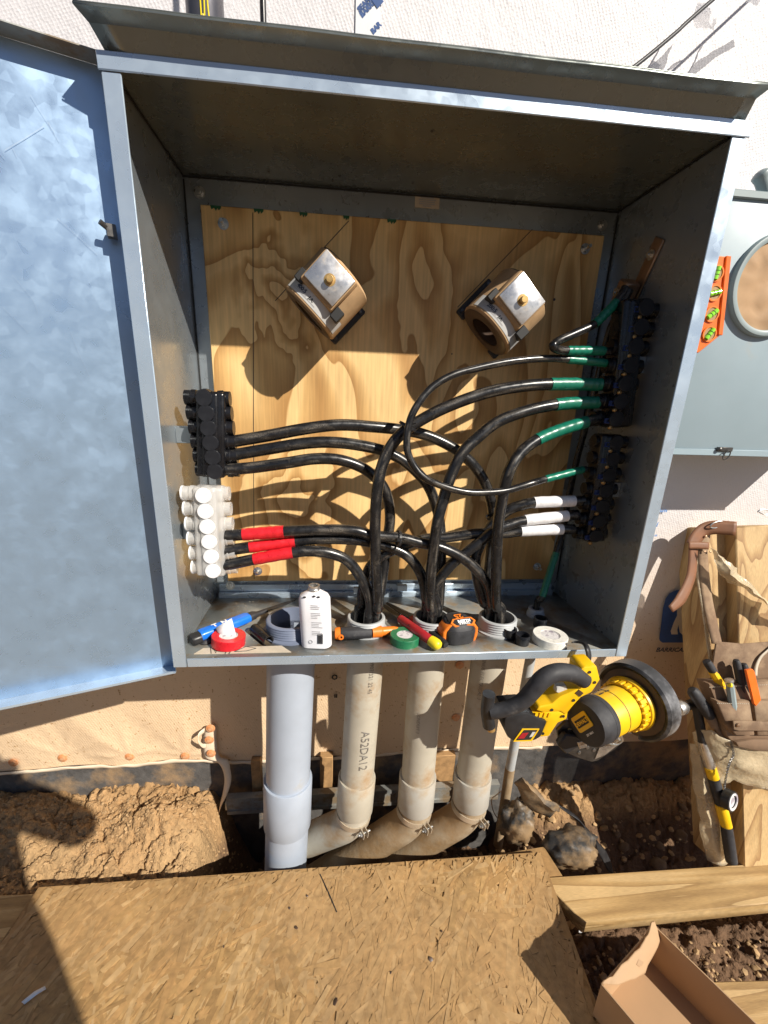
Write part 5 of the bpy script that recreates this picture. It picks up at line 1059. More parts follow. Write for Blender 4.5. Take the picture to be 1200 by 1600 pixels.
m1 = MB(); m1.lathe([(.0448, -.0008), (.0452, 0), (.0448, .0008)], G + ax * L_ * .50, ax, 40); m1.lathe([(.0462, -.0008), (.0469, 0), (.0462, .0008)], G + ax * L_ * .80, ax, 40); part(m1, 'case_seam', 'ink_black', sw)
# shoe plate, its lever and depth bracket
m1 = MB(); slabpx(m1, [(870, 1142), (884, 1128), (905, 1128), (952, 1142), (972, 1147), (974, 1158), (962, 1171), (934, 1189), (925, 1191), (902, 1184), (886, 1177), (874, 1166)], -.050, -.042); sh = part(m1, 'shoe_plate', 'dark_steel', sw, bevel=.0015)
m1 = MB(); slabpx(m1, [(948, 1143), (972, 1148), (973, 1158), (945, 1180), (930, 1186), (940, 1160)], -.0522, -.0502); part(m1, 'worn_metal', 'alum', sh)
for x, y in ((882, 1147), (890, 1140), (905, 1176), (918, 1168), (928, 1172)):
    m1 = MB(); q = at(x, y, -.0505); m1.lathe([(.0001, .002), (.0035, .0015), (.004, 0), (.0001, 0)], q, (0, -1, 0), 12); part(m1, 'shoe_rivet', 'chain', sh)
m1 = MB(); m1.tube(cr([at(x, y, -.06) for x, y in ((936, 1152), (948, 1160), (962, 1163), (972, 1157), (970, 1148))], 5), .0026, 8); m1.tube([at(940, 1140, -.056), at(970, 1158, -.05)], .0032, 8); part(m1, 'depth_lever', 'zinc', sw)
m1 = MB(); slabpx(m1, [(872, 1166), (884, 1148), (902, 1150), (912, 1163), (898, 1172), (885, 1180)], -.066, -.050); part(m1, 'bevel_bracket', 'black_pl', sw, bevel=.003)
m1 = MB(); slabpx(m1, [(902, 1160), (916, 1158), (918, 1168), (906, 1171)], -.0672, -.0655); part(m1, 'bracket_plate', 'alum', sw, bevel=.001)
m1 = MB(); slabpx(m1, [(978, 1138), (1006, 1142), (1000, 1150), (990, 1147), (976, 1144)], -.040, -.038); part(m1, 'guard_lever', 'white', sw)
# rafter hook over the cabinet edge
hk = [(896, 1003, .016), (904, 1003, .014), (912, 1005, .002), (917, 1012, -.018), (920, 1024, -.026), (919, 1034, -.030), (914, 1043, -.040)]
rows = [[p + V((-.0055, -.002, 0)), p + V((.0055, .002, 0))] for p in cr([at(*p) for p in hk], 6)]
m1 = MB(); m1.sheet(rows); part(m1, 'hook', 'black_pl', sw, solid=.003)

# ================================================================== GREY METER CABINET AND LEVEL ON THE RIGHT
MY = .15
mc_ = thing('meter_cabinet', 'grey blue enamelled meter cabinet with a round opening, right of the steel cabinet', 'meter cabinet', (.76, WALL - .05, .64))
zl, zh = at(1100, 710, MY).z, at(1160, 302, MY).z; xl = .545
m1 = MB(); m1.lohi((xl, MY, zl), (1.05, WALL - .012, zh)); mcb = part(m1, 'cabinet_box', 'meter', mc_, bevel=.006, seg=2)
m1 = MB(); m1.lohi((xl - .004, MY - .006, zh - .009), (1.054, MY - .0005, zh + .004)); part(m1, 'top_lip', 'meter_rim', mc_, bevel=.0015)
m1 = MB(); m1.lohi((xl - .002, MY - .003, zl - .002), (1.05, MY - .0006, zl + .012)); part(m1, 'bottom_lip', 'meter', mc_, bevel=.001)
cen = at(1147, 444, MY - .012) + V((.093, 0, .004)); cen.y = MY
m1 = MB(); m1.lathe([(.080, -.001), (.0935, -.001), (.0935, .008), (.0915, .011), (.086, .012), (.082, .010), (.080, .004), (.080, -.001)], cen, (0, -1, 0), 64); part(m1, 'opening_rim', 'meter_rim', mc_)
m1 = MB()
for i, r in enumerate(np.linspace(.001, .0805, 12)): pass
rows = [[cen + V((r * math.cos(g), -.002 - .008 * abs(mnoise.noise(V((r * 26 * math.cos(g), r * 26 * math.sin(g), 3)))), r * math.sin(g))) for g in np.linspace(0, 2 * PI, 49)] for r in np.linspace(.001, .0802, 12)]
m1.sheet(rows, False); cdk = part(m1, 'cardboard_disc', 'card', mc_)
q = at(1132, 702, MY - .004); m1 = MB(); m1.box(q, (.036, .006, .009)); m1.lathe([(.0001, .004), (.0045, .003), (.005, 0), (.0001, 0)], q + V((-.014, -.003, 0)), (0, -1, 0), 14); ltc = part(m1, 'latch', 'dark_steel', mc_, bevel=.001)
m1 = MB(); q2 = q + V((.003, -.006, -.012)); m1.tube([q2 + V((.007 * math.cos(g) + .003 * math.sin(g), 0, .010 * math.sin(g))) for g in np.linspace(0, 2 * PI, 18)], .0013, 6); part(m1, 'latch_ring', 'dark_steel', ltc)
gp_ = [at(x, y, .17) for x, y in ((1197, 303), (1194, 290), (1190, 278), (1186, 268))]; m1 = MB(); m1.tube(cr(gp_, 5), [.0125] * 10 + [.0135, .014, .0145, .014, .011, .006], 16)
tag(part(m1, 'rubber_grip_tool', 'meter_rim', None, loc=gp_[0]), 'dark grey green rubber tool handle standing on the grey meter cabinet', 'tool handle')
lv = thing('torpedo_level', 'orange torpedo level with green vials stuck upright to the steel cabinet side', 'spirit level', (hw + .02, .03, .6))
LY = .024
lx = hw + .0012; za, zb_ = at(1130, 400, LY).z, at(1098, 552, LY).z; w_ = at(1137, 410, LY).x - lx; w2 = at(1122, 540, LY).x - lx
m1 = MB(); m1.prism([(0, za), (w_, za), (w2, zb_ + .030), (.022, zb_), (0, zb_)], (lx, LY, 0), (1, 0, 0), (0, 0, 1), V((0, .020, 0))); part(m1, 'level_body', 'orange_hi', lv, bevel=.0015)
m1 = MB(); m1.prism([(w_ - .007, za), (w_ + .002, za), (w2 + .002, zb_ + .030), (w2 - .007, zb_ + .030)], (lx, LY - .003, 0), (1, 0, 0), (0, 0, 1), V((0, .026, 0))); part(m1, 'level_rail', 'orange_hi', lv, bevel=.001)
m1 = MB(); m1.tube([V((lx + w_ - .002, LY + .01, za - .012)), V((lx + w_ + .008, LY + .01, za - .012))], .007, 14); part(m1, 'thumb_screw', 'ct_dark', lv)
for k, px in enumerate(((1119, 427), (1116, 458), (1112, 491), (1108, 522))):
    q = at(*px, LY - .0006); q.x = max(q.x, lx + .013)
    m1 = MB(); m1.ring(.0105, .0128, .0016, q, (0, -1, 0), 28); fr_ = part(m1, 'vial_ring', 'orange_pl', lv)
    m1 = MB(); m1.lathe([(.0001, .0004), (.0105, .0004), (.0105, -.0002)], q, (0, -1, 0), 26); part(m1, 'vial_window', 'ct_tan', lv)
    an = (1.45, .25, .7, 1.0)[k]; d = V((math.cos(an), 0, math.sin(an))); m1 = MB(); m1.tube([q - d * .0095 + V((0, -.001, 0)), q + d * .0095 + V((0, -.001, 0))], .0042, 12); vv = part(m1, 'vial', 'vial', lv)
    for s_ in (-.003, .003): m1 = MB(); m1.ring(.0042, .0046, .0006, q + d * s_ + V((0, -.001, 0)), d, 14); part(m1, 'vial_line', 'ink_black', vv)

# ================================================================== LEANING TIMBER, FILM AND TOOL BELT ON THE RIGHT
LS = .29
def lean(x, y, off=0.):
    """point on the front of the timbers, which lean back against the wall"""
    d = _ray(x, y); Y0 = .015 - off; t = (Y0 + LS * (CAM.z + .64) - CAM.y) / (d.y - LS * d.z); return CAM + d * t
ln = V((0, 1, -LS)).normalized(); lup = V((0, LS, 1)).normalized()
def timber(px, off, th, label):
    f = [lean(x, y, off) for x, y in px]; n = len(f); h = ln * th; bk = [p + h for p in f]
    m1 = MB().add(f + bk, [tuple(range(n)), tuple(range(n, 2 * n))[::-1]] + [(i, (i + 1) % n, (i + 1) % n + n, i + n) for i in range(n)])
    return tag(part(m1, 'timber', 'pine', None, bevel=.003, loc=f[0]), label, 'timber', 'timbers leaning on the wall')
timber([(1099, 824), (1152, 822), (1168, 1356), (1126, 1356)], 0, .09, 'darker leaning timber on the left, behind the leather strap and tool pouch')
timber([(1150, 823), (1222, 820), (1262, 1354), (1163, 1356)], .034, .09, 'pale leaning timber at the right edge, front one of the pair behind the tool pouch')
timber([(1226, 826), (1300, 824), (1360, 1352), (1266, 1354)], .010, .09, 'leaning timber furthest to the right, beyond the tool pouch')
def crumple(rows, amp, sc, seed, nsub=6):
    """interpolate a coarse grid of points and crumple it"""
    A_ = np.array([[tuple(p) for p in r] for r in rows]); nr, nc = A_.shape[:2]; out = []
    for i in np.linspace(0, nr - 1, (nr - 1) * nsub + 1):
        i0 = min(int(i), nr - 2); r = []
        for j in np.linspace(0, nc - 1, (nc - 1) * nsub + 1):
            j0 = min(int(j), nc - 2); a, b = i - i0, j - j0
            p = V((A_[i0, j0] * (1 - a) * (1 - b) + A_[i0 + 1, j0] * a * (1 - b) + A_[i0, j0 + 1] * (1 - a) * b + A_[i0 + 1, j0 + 1] * a * b).tolist())
            q = p * sc + V((seed, seed * 2, 0)); p = p + V((mnoise.noise(q), mnoise.noise(q + V((9, 0, 0))), mnoise.noise(q + V((0, 9, 0))))) * amp
            q = p * sc * 3; p = p + V((mnoise.noise(q), mnoise.noise(q + V((9, 0, 0))), mnoise.noise(q + V((0, 9, 0))))) * amp * .4
            r.append(p)
        out.append(r)
    return out
def film(name, grid, amp, sc, seed, m, label, cat='plastic film', group=None, solid=.0008):
    g = crumple(grid, amp, sc, seed); o = part(MB().sheet(g), name, m, None, loc=g[0][0], solid=solid); tag(o, label, cat, group); return o
film('plastic_film', [[lean(1112, 852, .05), lean(1122, 860, .06), lean(1130, 872, .06)], [lean(1118, 890, .05), lean(1140, 895, .07), lean(1160, 900, .06)], [lean(1130, 900, .05), lean(1165, 915, .08), lean(1190, 930, .06)], [lean(1165, 918, .05), lean(1195, 940, .09), lean(1215, 955, .06)], [lean(1200, 940, .05), lean(1230, 970, .08), lean(1250, 985, .06)]], .010, 26, 4, 'film', 'dusty clear film twisted across the top of the leaning timbers', group=None)
film('plastic_film', [[lean(1080, 1140, .03), lean(1110, 1140, .075), lean(1150, 1160, .09), lean(1205, 1165, .085), lean(1260, 1165, .08)], [lean(1090, 1180, .03), lean(1120, 1185, .06), lean(1155, 1200, .075), lean(1205, 1215, .08), lean(1260, 1215, .07)], [lean(1098, 1225, .02), lean(1125, 1230, .05), lean(1150, 1220, .06), lean(1205, 1235, .07), lean(1260, 1240, .06)]], .010, 20, 7, 'film', 'dusty clear film hanging below the leather tool pouch')
film('plastic_film', [[lean(1078, 1160, .02), lean(1092, 1160, .04), lean(1104, 1165, .035)], [lean(1084, 1230, .02), lean(1100, 1235, .04), lean(1120, 1240, .035)], [lean(1096, 1300, .015), lean(1112, 1300, .03), lean(1132, 1300, .03)], [lean(1106, 1345, .01), lean(1120, 1350, .02), lean(1140, 1350, .02)]], .007, 24, 9, 'film', 'dusty film wrapped down the lower left edge of the leaning timbers')
def band(px, w_, m, parent, name, off, th=.0035, nrm=None):
    c_ = cr([lean(x, y, o_) for (x, y), o_ in zip(px, off if isinstance(off, (list, tuple)) else [off] * len(px))], 6); rows = []
    for i, p in enumerate(c_):
        t_ = (c_[min(i + 1, len(c_) - 1)] - c_[max(i - 1, 0)]).normalized(); s_ = t_.cross(nrm or ln).normalized(); ww = w_ if not isinstance(w_, (list, tuple)) else float(np.interp(i / (len(c_) - 1), np.linspace(0, 1, len(w_)), w_))
        rows.append([p - s_ * ww, p - s_ * ww * .4 - ln * .0008, p + s_ * ww * .4 - ln * .0008, p + s_ * ww])
    return part(MB().sheet(rows, False), name, m, parent, solid=th)
belt = thing('tool_belt', 'brown leather tool belt with pouches full of tools hung on the leaning timbers', 'tool belt', lean(1150, 1080, .05))
def leather(px, off, th, name='pouch', m='leather', bulge=0., bevel=.004):
    f = [lean(x, y, off) for x, y in px]; n = len(f); h = ln * th; bk = [p + h for p in f]; cen = sum(f, V()) / n - ln * bulge
    fs = [(i, (i + 1) % n, n * 2) for i in range(n)]
    m1 = MB().add(f + bk + [cen], fs + [tuple(range(n, 2 * n))[::-1]] + [(i, (i + 1) % n, (i + 1) % n + n, i + n) for i in range(n)]); m1.sm = [True] * n + [False] * (n + 1)
    return part(m1, name, m, belt, bevel=bevel, seg=2)
leather([(1120, 1002), (1126, 1003), (1160, 1006), (1240, 1000), (1250, 1075), (1200, 1078), (1140, 1075), (1112, 1066), (1114, 1040)], .062, .006, 'back_panel')
leather([(1107, 1068), (1150, 1068), (1250, 1062), (1256, 1120), (1250, 1172), (1190, 1170), (1150, 1166), (1136, 1150), (1120, 1100)], .088, .040, 'main_pouch', bulge=.010)
leather([(1119, 1094), (1135, 1099), (1172, 1095), (1178, 1132), (1180, 1150), (1150, 1150), (1134, 1132)], .108, .022, 'front_pocket', 'leather', .008)
leather([(1178, 1096), (1230, 1094), (1236, 1150), (1184, 1150)], .106, .020, 'front_pocket', 'leather', .008)
leather([(1146, 1127), (1155, 1126), (1240, 1130), (1242, 1142), (1155, 1142), (1147, 1140)], .124, .004, 'closing_strap', 'leather', 0, .001)
leather([(1150, 1160), (1180, 1155), (1250, 1156), (1250, 1176), (1185, 1174), (1155, 1168)], .100, .030, 'pouch_bottom', 'leather', .004)
q = lean(1153, 1133, .1255); m1 = MB(); m1.lathe([(.0001, .003), (.004, .0025), (.005, 0), (.0001, 0)], q, -ln, 14); part(m1, 'rivet', 'copper', belt)
for (a_, b_) in (((1109, 1071), (1250, 1065)), ((1121, 1096), (1172, 1097))):
    rows = []; m1 = MB(); pa, pb = lean(*a_, .0905), lean(*b_, .0905)
    if a_[0] == 1121: pa, pb = lean(*a_, .1095), lean(*b_, .1095)
    k_ = int((pb - pa).length / .005); u_ = (pb - pa).normalized()
    for i in range(k_): p = pa + u_ * i * .005 - ln * .0006 - lup * .004; m1.box(p, (.003, .0012, .0009))
    o = part(m1, 'stitching', 'label_tan', belt)
band([(1150, 826), (1118, 824), (1100, 828), (1088, 840), (1082, 852)], .0175, 'strap', belt, 'waist_strap', [.05, .03, .02, .018, .018], .0035)
band([(1076, 852), (1090, 852), (1107, 853)], .009, 'strap', belt, 'strap_keeper', .028, .003)
band([(1083, 850), (1082, 880), (1078, 905), (1064, 935), (1048, 952)], [.012, .012, .0125, .0145, .009], 'strap', belt, 'strap_tail', [.02, .02, .022, .03, .036], .003)
band([(1102, 832), (1098, 870), (1104, 930), (1112, 970), (1120, 1006)], .0135, 'leather', belt, 'hanging_strap', [.016, .016, .025, .04, .060], .003)
band([(1087, 872), (1092, 910), (1100, 960), (1110, 1030), (1116, 1060)], .0045, 'film', belt, 'frayed_liner', [.015, .018, .03, .045, .05], .003)
m1 = MB(); q = lean(1118, 819, .03); m1.tube([q + V((.017 * math.cos(g), -.004, .008 * math.sin(g) + .004 * math.cos(g))) for g in np.linspace(0, 2 * PI, 22)], .0018, 7); part(m1, 'buckle', 'zinc', belt)
m1 = MB(); q = lean(1194, 802, .02); m1.tube(cr([q + V(v) for v in ((-.02, 0, .003), (-.012, 0, .010), (.01, 0, .008), (.016, 0, .000), (.004, 0, -.004), (-.014, 0, .002))], 5), .0016, 6); tag(part(m1, 'wire_clip', 'zinc', None, loc=q), 'bent wire clip on the wall above the leaning timbers', 'wire clip')
for x, y in ((1101, 862), (1110, 862), (1103, 838)): m1 = MB(); m1.lathe([(.0001, .002), (.0025, .0015), (.003, 0), (.0001, 0)], lean(x, y, .0245), -ln, 12); part(m1, 'strap_rivet', 'copper', belt)
def rod(pa, pb, prof, name, m, parent, n=16, smooth=True):
    ax = pb - pa; m1 = MB(); m1.lathe([(r, h * ax.length) for r, h in prof], pa, ax, n, smooth); return part(m1, name, m, parent)
G1 = 'tools in the leather pouch'
k_ = thing('utility_knife', 'yellow and black knife handle in the left corner of the leather pouch', 'knife', lean(1115, 1055, .08), G1)
rod(lean(1103, 1032, .084), lean(1116, 1052, .084), [(.0001, 0), (.0085, .05), (.0095, .3), (.009, 1), (.0001, 1)], 'black_end', 'grip', k_); rod(lean(1113, 1049, .085), lean(1130, 1076, .080), [(.0001, 0), (.0095, 0), (.0095, 1), (.0001, 1)], 'yellow_body', 'yellow', k_, 8, False)
k_ = thing('nut_driver', 'steel and dark green driver with a flat round top in the left front pocket', 'nut driver', lean(1142, 1080, .10), G1)
rod(lean(1139, 1061, .108), lean(1140, 1068, .108), [(.0001, 0), (.0095, .05), (.0095, .5), (.005, 1), (.0001, 1)], 'flat_top', 'alum', k_); rod(lean(1140, 1066, .108), lean(1146, 1112, .103), [(.0001, 0), (.0065, .0), (.0085, .2), (.0085, 1), (.0001, 1)], 'fluted_handle', 'meter_rim', k_, 8, False); rod(lean(1139, 1070, .112), lean(1142, 1071, .112), [(.0001, 0), (.0055, 0), (.0055, 1), (.0001, 1)], 'yellow_band', 'yellow_tip', k_)
k_ = thing('chisel', 'bright orange flat bar handle standing in the right front pocket', 'chisel', lean(1177, 1070, .10), G1)
fr_ = [lean(x, y, .112) for x, y in ((1166, 1047), (1176, 1045), (1180, 1050), (1190, 1094), (1182, 1104), (1178, 1100))]; m1 = MB(); n = len(fr_); m1.add(fr_ + [p + ln * .007 for p in fr_], [tuple(range(n)), tuple(range(n, 2 * n))[::-1]] + [(i, (i + 1) % n, (i + 1) % n + n, i + n) for i in range(n)]); part(m1, 'orange_handle', 'orange_hi', k_, bevel=.0015)
k_ = thing('pliers', 'pliers with two rounded black handles behind the orange bar in the pouch', 'pliers', lean(1158, 1050, .08), G1)
for a_, b_ in (((1150, 1030), (1161, 1090)), ((1162, 1036), (1168, 1090))): rod(lean(*a_, .088), lean(*b_, .082), [(.0001, 0), (.006, .02), (.0085, .1), (.0085, .45), (.0075, 1), (.0001, 1)], 'plier_handle', 'grip', k_)
k_ = thing('folding_rule', 'curved pale folding rule strip standing at the right of the pouch', 'rule', lean(1188, 1030, .07), G1)
cc = cr([lean(x, y, .068) for x, y in ((1181, 1056), (1182, 1042), (1188, 1028), (1198, 1018), (1210, 1008))], 6); m1 = MB(); m1.sheet([[p + V((-.004, 0, .001)), p + V((.004, 0, -.001))] for p in cc]); part(m1, 'rule_strip', 'label_tan', k_, solid=.0012)
k_ = thing('big_screwdriver', 'large black handled screwdriver in a leather loop left of the pouch', 'screwdriver', lean(1097, 1100, .08), G1)
rod(lean(1080, 1076, .075), lean(1110, 1120, .075), [(.0001, 0), (.009, .02), (.0135, .10), (.0145, .2), (.0140, .8), (.0115, 1), (.0001, 1)], 'handle', 'grip', k_, 10, False); rod(lean(1108, 1117, .075), lean(1117, 1136, .072), [(.0105, 0), (.0115, .3), (.0085, 1), (.0001, 1)], 'leather_loop', 'leather', k_); rod(lean(1115, 1132, .072), lean(1138, 1168, .060), [(.006, 0), (.0062, .6), (.004, 1), (.0001, 1)], 'sheath', 'leather', k_)
k_ = thing('hammer', 'hammer with round steel face, black grip and yellow handle hung beside the pouch', 'hammer', lean(1095, 1150, .05))
rod(lean(1056, 1107, .060), lean(1073, 1102, .050), [(.0001, 0), (.0180, 0), (.0195, .15), (.0185, .55), (.0105, .95), (.0001, 1)], 'striking_face', 'alum', k_, 24); rod(lean(1070, 1103, .050), lean(1100, 1096, .045), [(.0105, 0), (.0125, .4), (.010, 1), (.0001, 1)], 'head', 'dark_steel', k_)
rod(lean(1088, 1100, .048), lean(1098, 1160, .045), [(.0105, 0), (.011, .5), (.011, 1)], 'black_neck', 'black_pl', k_); rod(lean(1097, 1158, .045), lean(1110, 1200, .045), [(.0105, 0), (.0125, .3), (.0125, 1)], 'worn_grip', 'alum', k_)
for i, (a_, b_, mm) in enumerate((((1109, 1198), (1115, 1216), 'yellow'), ((1115, 1216), (1127, 1260), 'grip'), ((1126, 1256), (1135, 1291), 'yellow'), ((1135, 1291), (1143, 1346), 'grip'))): rod(lean(*a_, .046), lean(*b_, .044), [(.0130, 0), (.0135, .5), (.0130, 1), (.0001, 1)], 'grip_band', mm, k_)
k_ = thing('hanging_tape_roll', 'black tape roll with white core hanging on a chain below the pouch', 'tape roll', lean(1133, 1247, .06))
ax_ = (V((.35, -.85, .25))).normalized(); q = lean(1133, 1247, .060); m1 = MB(); m1.lathe([(.016, 0), (.0245, 0), (.0245, .017), (.0215, .0175), (.016, .017), (.016, 0)], q, ax_, 36); part(m1, 'tape_winding', 'black_pl', k_)
m1 = MB(); m1.lathe([(.016, .0165), (.0212, .0178), (.0212, .0182), (.016, .0185), (.0155, .0165), (.016, .0165)], q, ax_, 36); m1.lathe([(.0001, .014), (.016, .014), (.016, .013)], q, ax_, 30); part(m1, 'white_core', 'core', k_)
cc = cr([lean(x, y, o_) for x, y, o_ in ((1142, 1160, .085), (1146, 1178, .085), (1140, 1192, .082), (1136, 1205, .08), (1133, 1222, .078), (1132, 1232, .076))], 6)
m1 = MB()
for i in range(0, len(cc) - 1, 1):
    p = cc[i].lerp(cc[i + 1], .5); t_ = (cc[i + 1] - cc[i]).normalized(); s_ = t_.cross(V((0, 1, 0)) if i % 2 else V((1, .3, 0))).normalized(); h = (cc[i + 1] - cc[i]).length * .75
    m1.tube([p + t_ * math.cos(g) * h + s_ * math.sin(g) * .0022 for g in np.linspace(0, 2 * PI, 10)], .0008, 5, cap=False)
part(m1, 'chain', 'chain', k_)

# ================================================================== BOARDS, MUD, CARDBOARD BOX IN THE FOREGROUND
OZ = -.62
TL, TR = atZ(60, 1385, OZ), atZ(845, 1330, OZ); BR = atZ(945, 1600, OZ)
ou = (TR - TL).normalized(); wd = (TR - TL).length; od = (BR - TR); od = V((od.x, od.y, 0)).normalized(); DEPTH = 1.05
osb = thing('osb_sheet', 'muddy oriented strand board sheet laid over the trench in front of the cabinet', 'wood board', (TL + TR) / 2)
m1 = MB(); slab(m1, TL + V((0, 0, -.0015)), ou * wd, od * DEPTH, V((0, 0, -.010))); part(m1, 'board_core', 'osb_base', osb, bevel=.001)
# pressed wood strands, one relief layer of loose-edged chips
NS = 9000; vs = []; fs = []; cols = []
pal = np.array([[.43, .265, .105], [.39, .235, .09], [.47, .30, .13], [.34, .20, .075], [.42, .245, .095], [.50, .33, .155]])
mudn = lambda a, b: float(fbm(np.array([a * 4.]), np.array([b * 4.]), 4, 77)[0])
for i in range(NS):
    a, b = rng.random() * wd, rng.random() ** 1.15 * .62 + .0; g = PI - rng.normal(1.15, .42) + (PI / 2 if rng.random() < .10 else 0); Ls, Ws = rng.uniform(.025, .115), rng.uniform(.003, .015)
    if i > NS * .80: Ls *= .30; Ws *= .30
    ca2, sa = math.cos(g), math.sin(g); zc = rng.uniform(.0, .0020); tx, ty = rng.normal(0, .014, 2)
    cl = pal[rng.integers(len(pal))] * rng.uniform(.86, 1.10)
    md = np.clip((mudn(a, b) - .30) * 2.2, .10, .74); cl = cl * (1 - md) + np.array([.365, .225, .10]) * md
    jag = rng.uniform(-.35, .35, 4); n0 = len(vs); quad = []
    for (lx_, wy) in ((-1, -1), (-.2, -1), (1, -1), (1, 1), (.1, 1), (-1, 1)):
        l = lx_ * Ls / 2 + (jag[0 if wy < 0 else 1] * Ws if abs(lx_) == 1 else 0); w2_ = wy * Ws / 2 * (1 + .3 * jag[2] * lx_)
        quad.append((a + l * ca2 - w2_ * sa, b + l * sa + w2_ * ca2, zc + max(-.0003, tx * l + ty * w2_)))
    if min(q[0] for q in quad) < .001 or max(q[0] for q in quad) > wd - .001 or min(q[1] for q in quad) < .0015: continue
    top = [TL + ou * q[0] + od * q[1] + V((0, 0, q[2])) for q in quad]
    vs += top + [p - V((0, 0, .0012)) for p in top]; fs.append(tuple(range(n0, n0 + 6))); cols += [cl] * 12
    fs += [(n0 + k, n0 + (k + 1) % 6, n0 + 6 + (k + 1) % 6, n0 + 6 + k) for k in range(6)]
me = bpy.data.meshes.new('wood_strands'); base = osb.location; me.from_pydata([tuple(v - base) for v in vs], [], fs)
at_ = me.color_attributes.new('col', 'FLOAT_COLOR', 'POINT'); at_.data.foreach_set('color', np.concatenate([np.array(cols), np.ones((len(cols), 1))], 1).reshape(-1).astype(np.float32))
me.materials.append(M['osb']); o = bpy.data.objects.new('wood_strands', me); C.objects.link(o); o.parent = osb; o['kind'] = 'stuff'
a_, b_ = atZ(500, 1366, OZ + .0022), atZ(526, 1425, OZ + .0022); m1 = MB(); m1.tube([a_, a_.lerp(b_, .5) + V((.001, 0, 0)), b_], .0014, 6); part(m1, 'crack', 'ink_black', osb)
p = atZ(58, 1552, OZ + .003); m1 = MB(); m1.sheet([[p + V((-.02, -.012, .002)), p + V((-.012, -.016, .002))], [p + V((-.004, .0, .006)), p + V((.003, -.004, .004))], [p + V((.010, .008, .004)), p + V((.014, .004, .002))]]); tag(part(m1, 'paper_shred', 'white', None, loc=p, solid=.0006), 'small curled white shred on the shaded left of the strand board', 'paper scrap')
for x, y, r in ((452, 1419, .003), (463, 1449, .004), (673, 1499, .005), (523, 1565, .006), (480, 1400, .003), (690, 1455, .003), (610, 1520, .003), (350, 1480, .003)):
    m1 = MB(); rock(m1, atZ(x, y, OZ + .002), r, .5); tag(part(m1, 'mud_crumb', 'ct_dark', None, loc=atZ(x, y, OZ)), 'dark crumb of mud on the strand board', 'mud crumb', 'mud crumbs on the strand board')
def plank(name, c4_, th, m, label, cat='plank'):
    h = V((0, 0, -th)); m1 = MB(); m1.add(c4_ + [p + h for p in c4_], [(0, 1, 2, 3), (7, 6, 5, 4)] + [(i, (i + 1) % 4, (i + 1) % 4 + 4, i + 4) for i in range(4)]); return tag(part(m1, name, m, None, bevel=.002, loc=sum(c4_, V()) / 4), label, cat)
PZ = -.632
a_, b_, c_, d_ = atZ(862, 1370, PZ), atZ(1200, 1348, PZ), atZ(1200, 1412, PZ), atZ(912, 1441, PZ); ex = (b_ - a_).normalized(); ex2 = (c_ - d_).normalized()
plank('plank', [a_ - ex * .03, b_ + ex * .6, c_ + ex2 * .6, d_ + V((0, 0, 0))], .036, 'pine_plank', 'sawn plank laid from under the strand board to the right edge')
a_, b_, c_, d_ = atZ(-140, 1404, PZ), atZ(70, 1398, PZ), atZ(70, 1470, PZ), atZ(-140, 1478, PZ); plank('plank', [a_, b_ + V((.1, 0, 0)), c_ + V((.1, 0, 0)), d_], .036, 'pine_plank', 'sawn plank end in shadow at the left edge under the strand board')
a_, b_ = atZ(740, 1340, -.640), atZ(850, 1322, -.640); plank('board_piece', [a_, b_, b_ + V((.02, -.12, 0)), a_ + V((0, -.12, 0))], .012, 'osb_base', 'splintered board edge showing behind the strand board corner', 'wood board')
BZ = -.608; a_ = atZ(1158, 1531, BZ); plank('board_piece', [atZ(1010, 1536, BZ), atZ(1280, 1529, BZ), atZ(1280, 1700, BZ), atZ(1010, 1700, BZ)], .018, 'pine_plank', 'sunlit piece of board at the right edge beside the cardboard box', 'wood board')
# open cardboard box
bx = thing('cardboard_box', 'open shallow brown cardboard box with a torn flap at the lower right', 'cardboard box', atZ(1050, 1560, -.6))
Lc, Tc = atZ(938, 1541, -.520), atZ(1022, 1440, -.505); Tc.z = Lc.z = -.515
u_ = V((Tc.x - Lc.x, Tc.y - Lc.y, 0)); v_ = V((u_.y, -u_.x, 0)).normalized() * .42; HB = V((0, 0, -.088)); ww = .0035; un, vn = u_.normalized(), v_.normalized()
def board(mb, p, e1, e2, t):
    slab(mb, p, e1, e2, t)
m1 = MB(); board(m1, Lc + HB, u_, v_, V((0, 0, .003))); part(m1, 'box_base', 'card_in', bx, bevel=.0008)
m1 = MB(); board(m1, Lc + HB, v_, -HB * 1., un * ww); part(m1, 'side_wall', 'card', bx, bevel=.0008)
m1 = MB(); board(m1, Tc + HB - un * ww, v_, -HB * 1.04, un * ww); part(m1, 'side_wall', 'card', bx, bevel=.0008)
m1 = MB(); board(m1, Lc + HB + un * ww * 1.05, u_ - un * ww * 2.1, -HB * 1., vn * ww); part(m1, 'end_wall', 'card', bx, bevel=.0008)
m1 = MB(); board(m1, Lc + HB + v_ + un * ww * 1.05, u_ - un * ww * 2.1, -HB * 1., -vn * ww); part(m1, 'end_wall', 'card', bx, bevel=.0008)
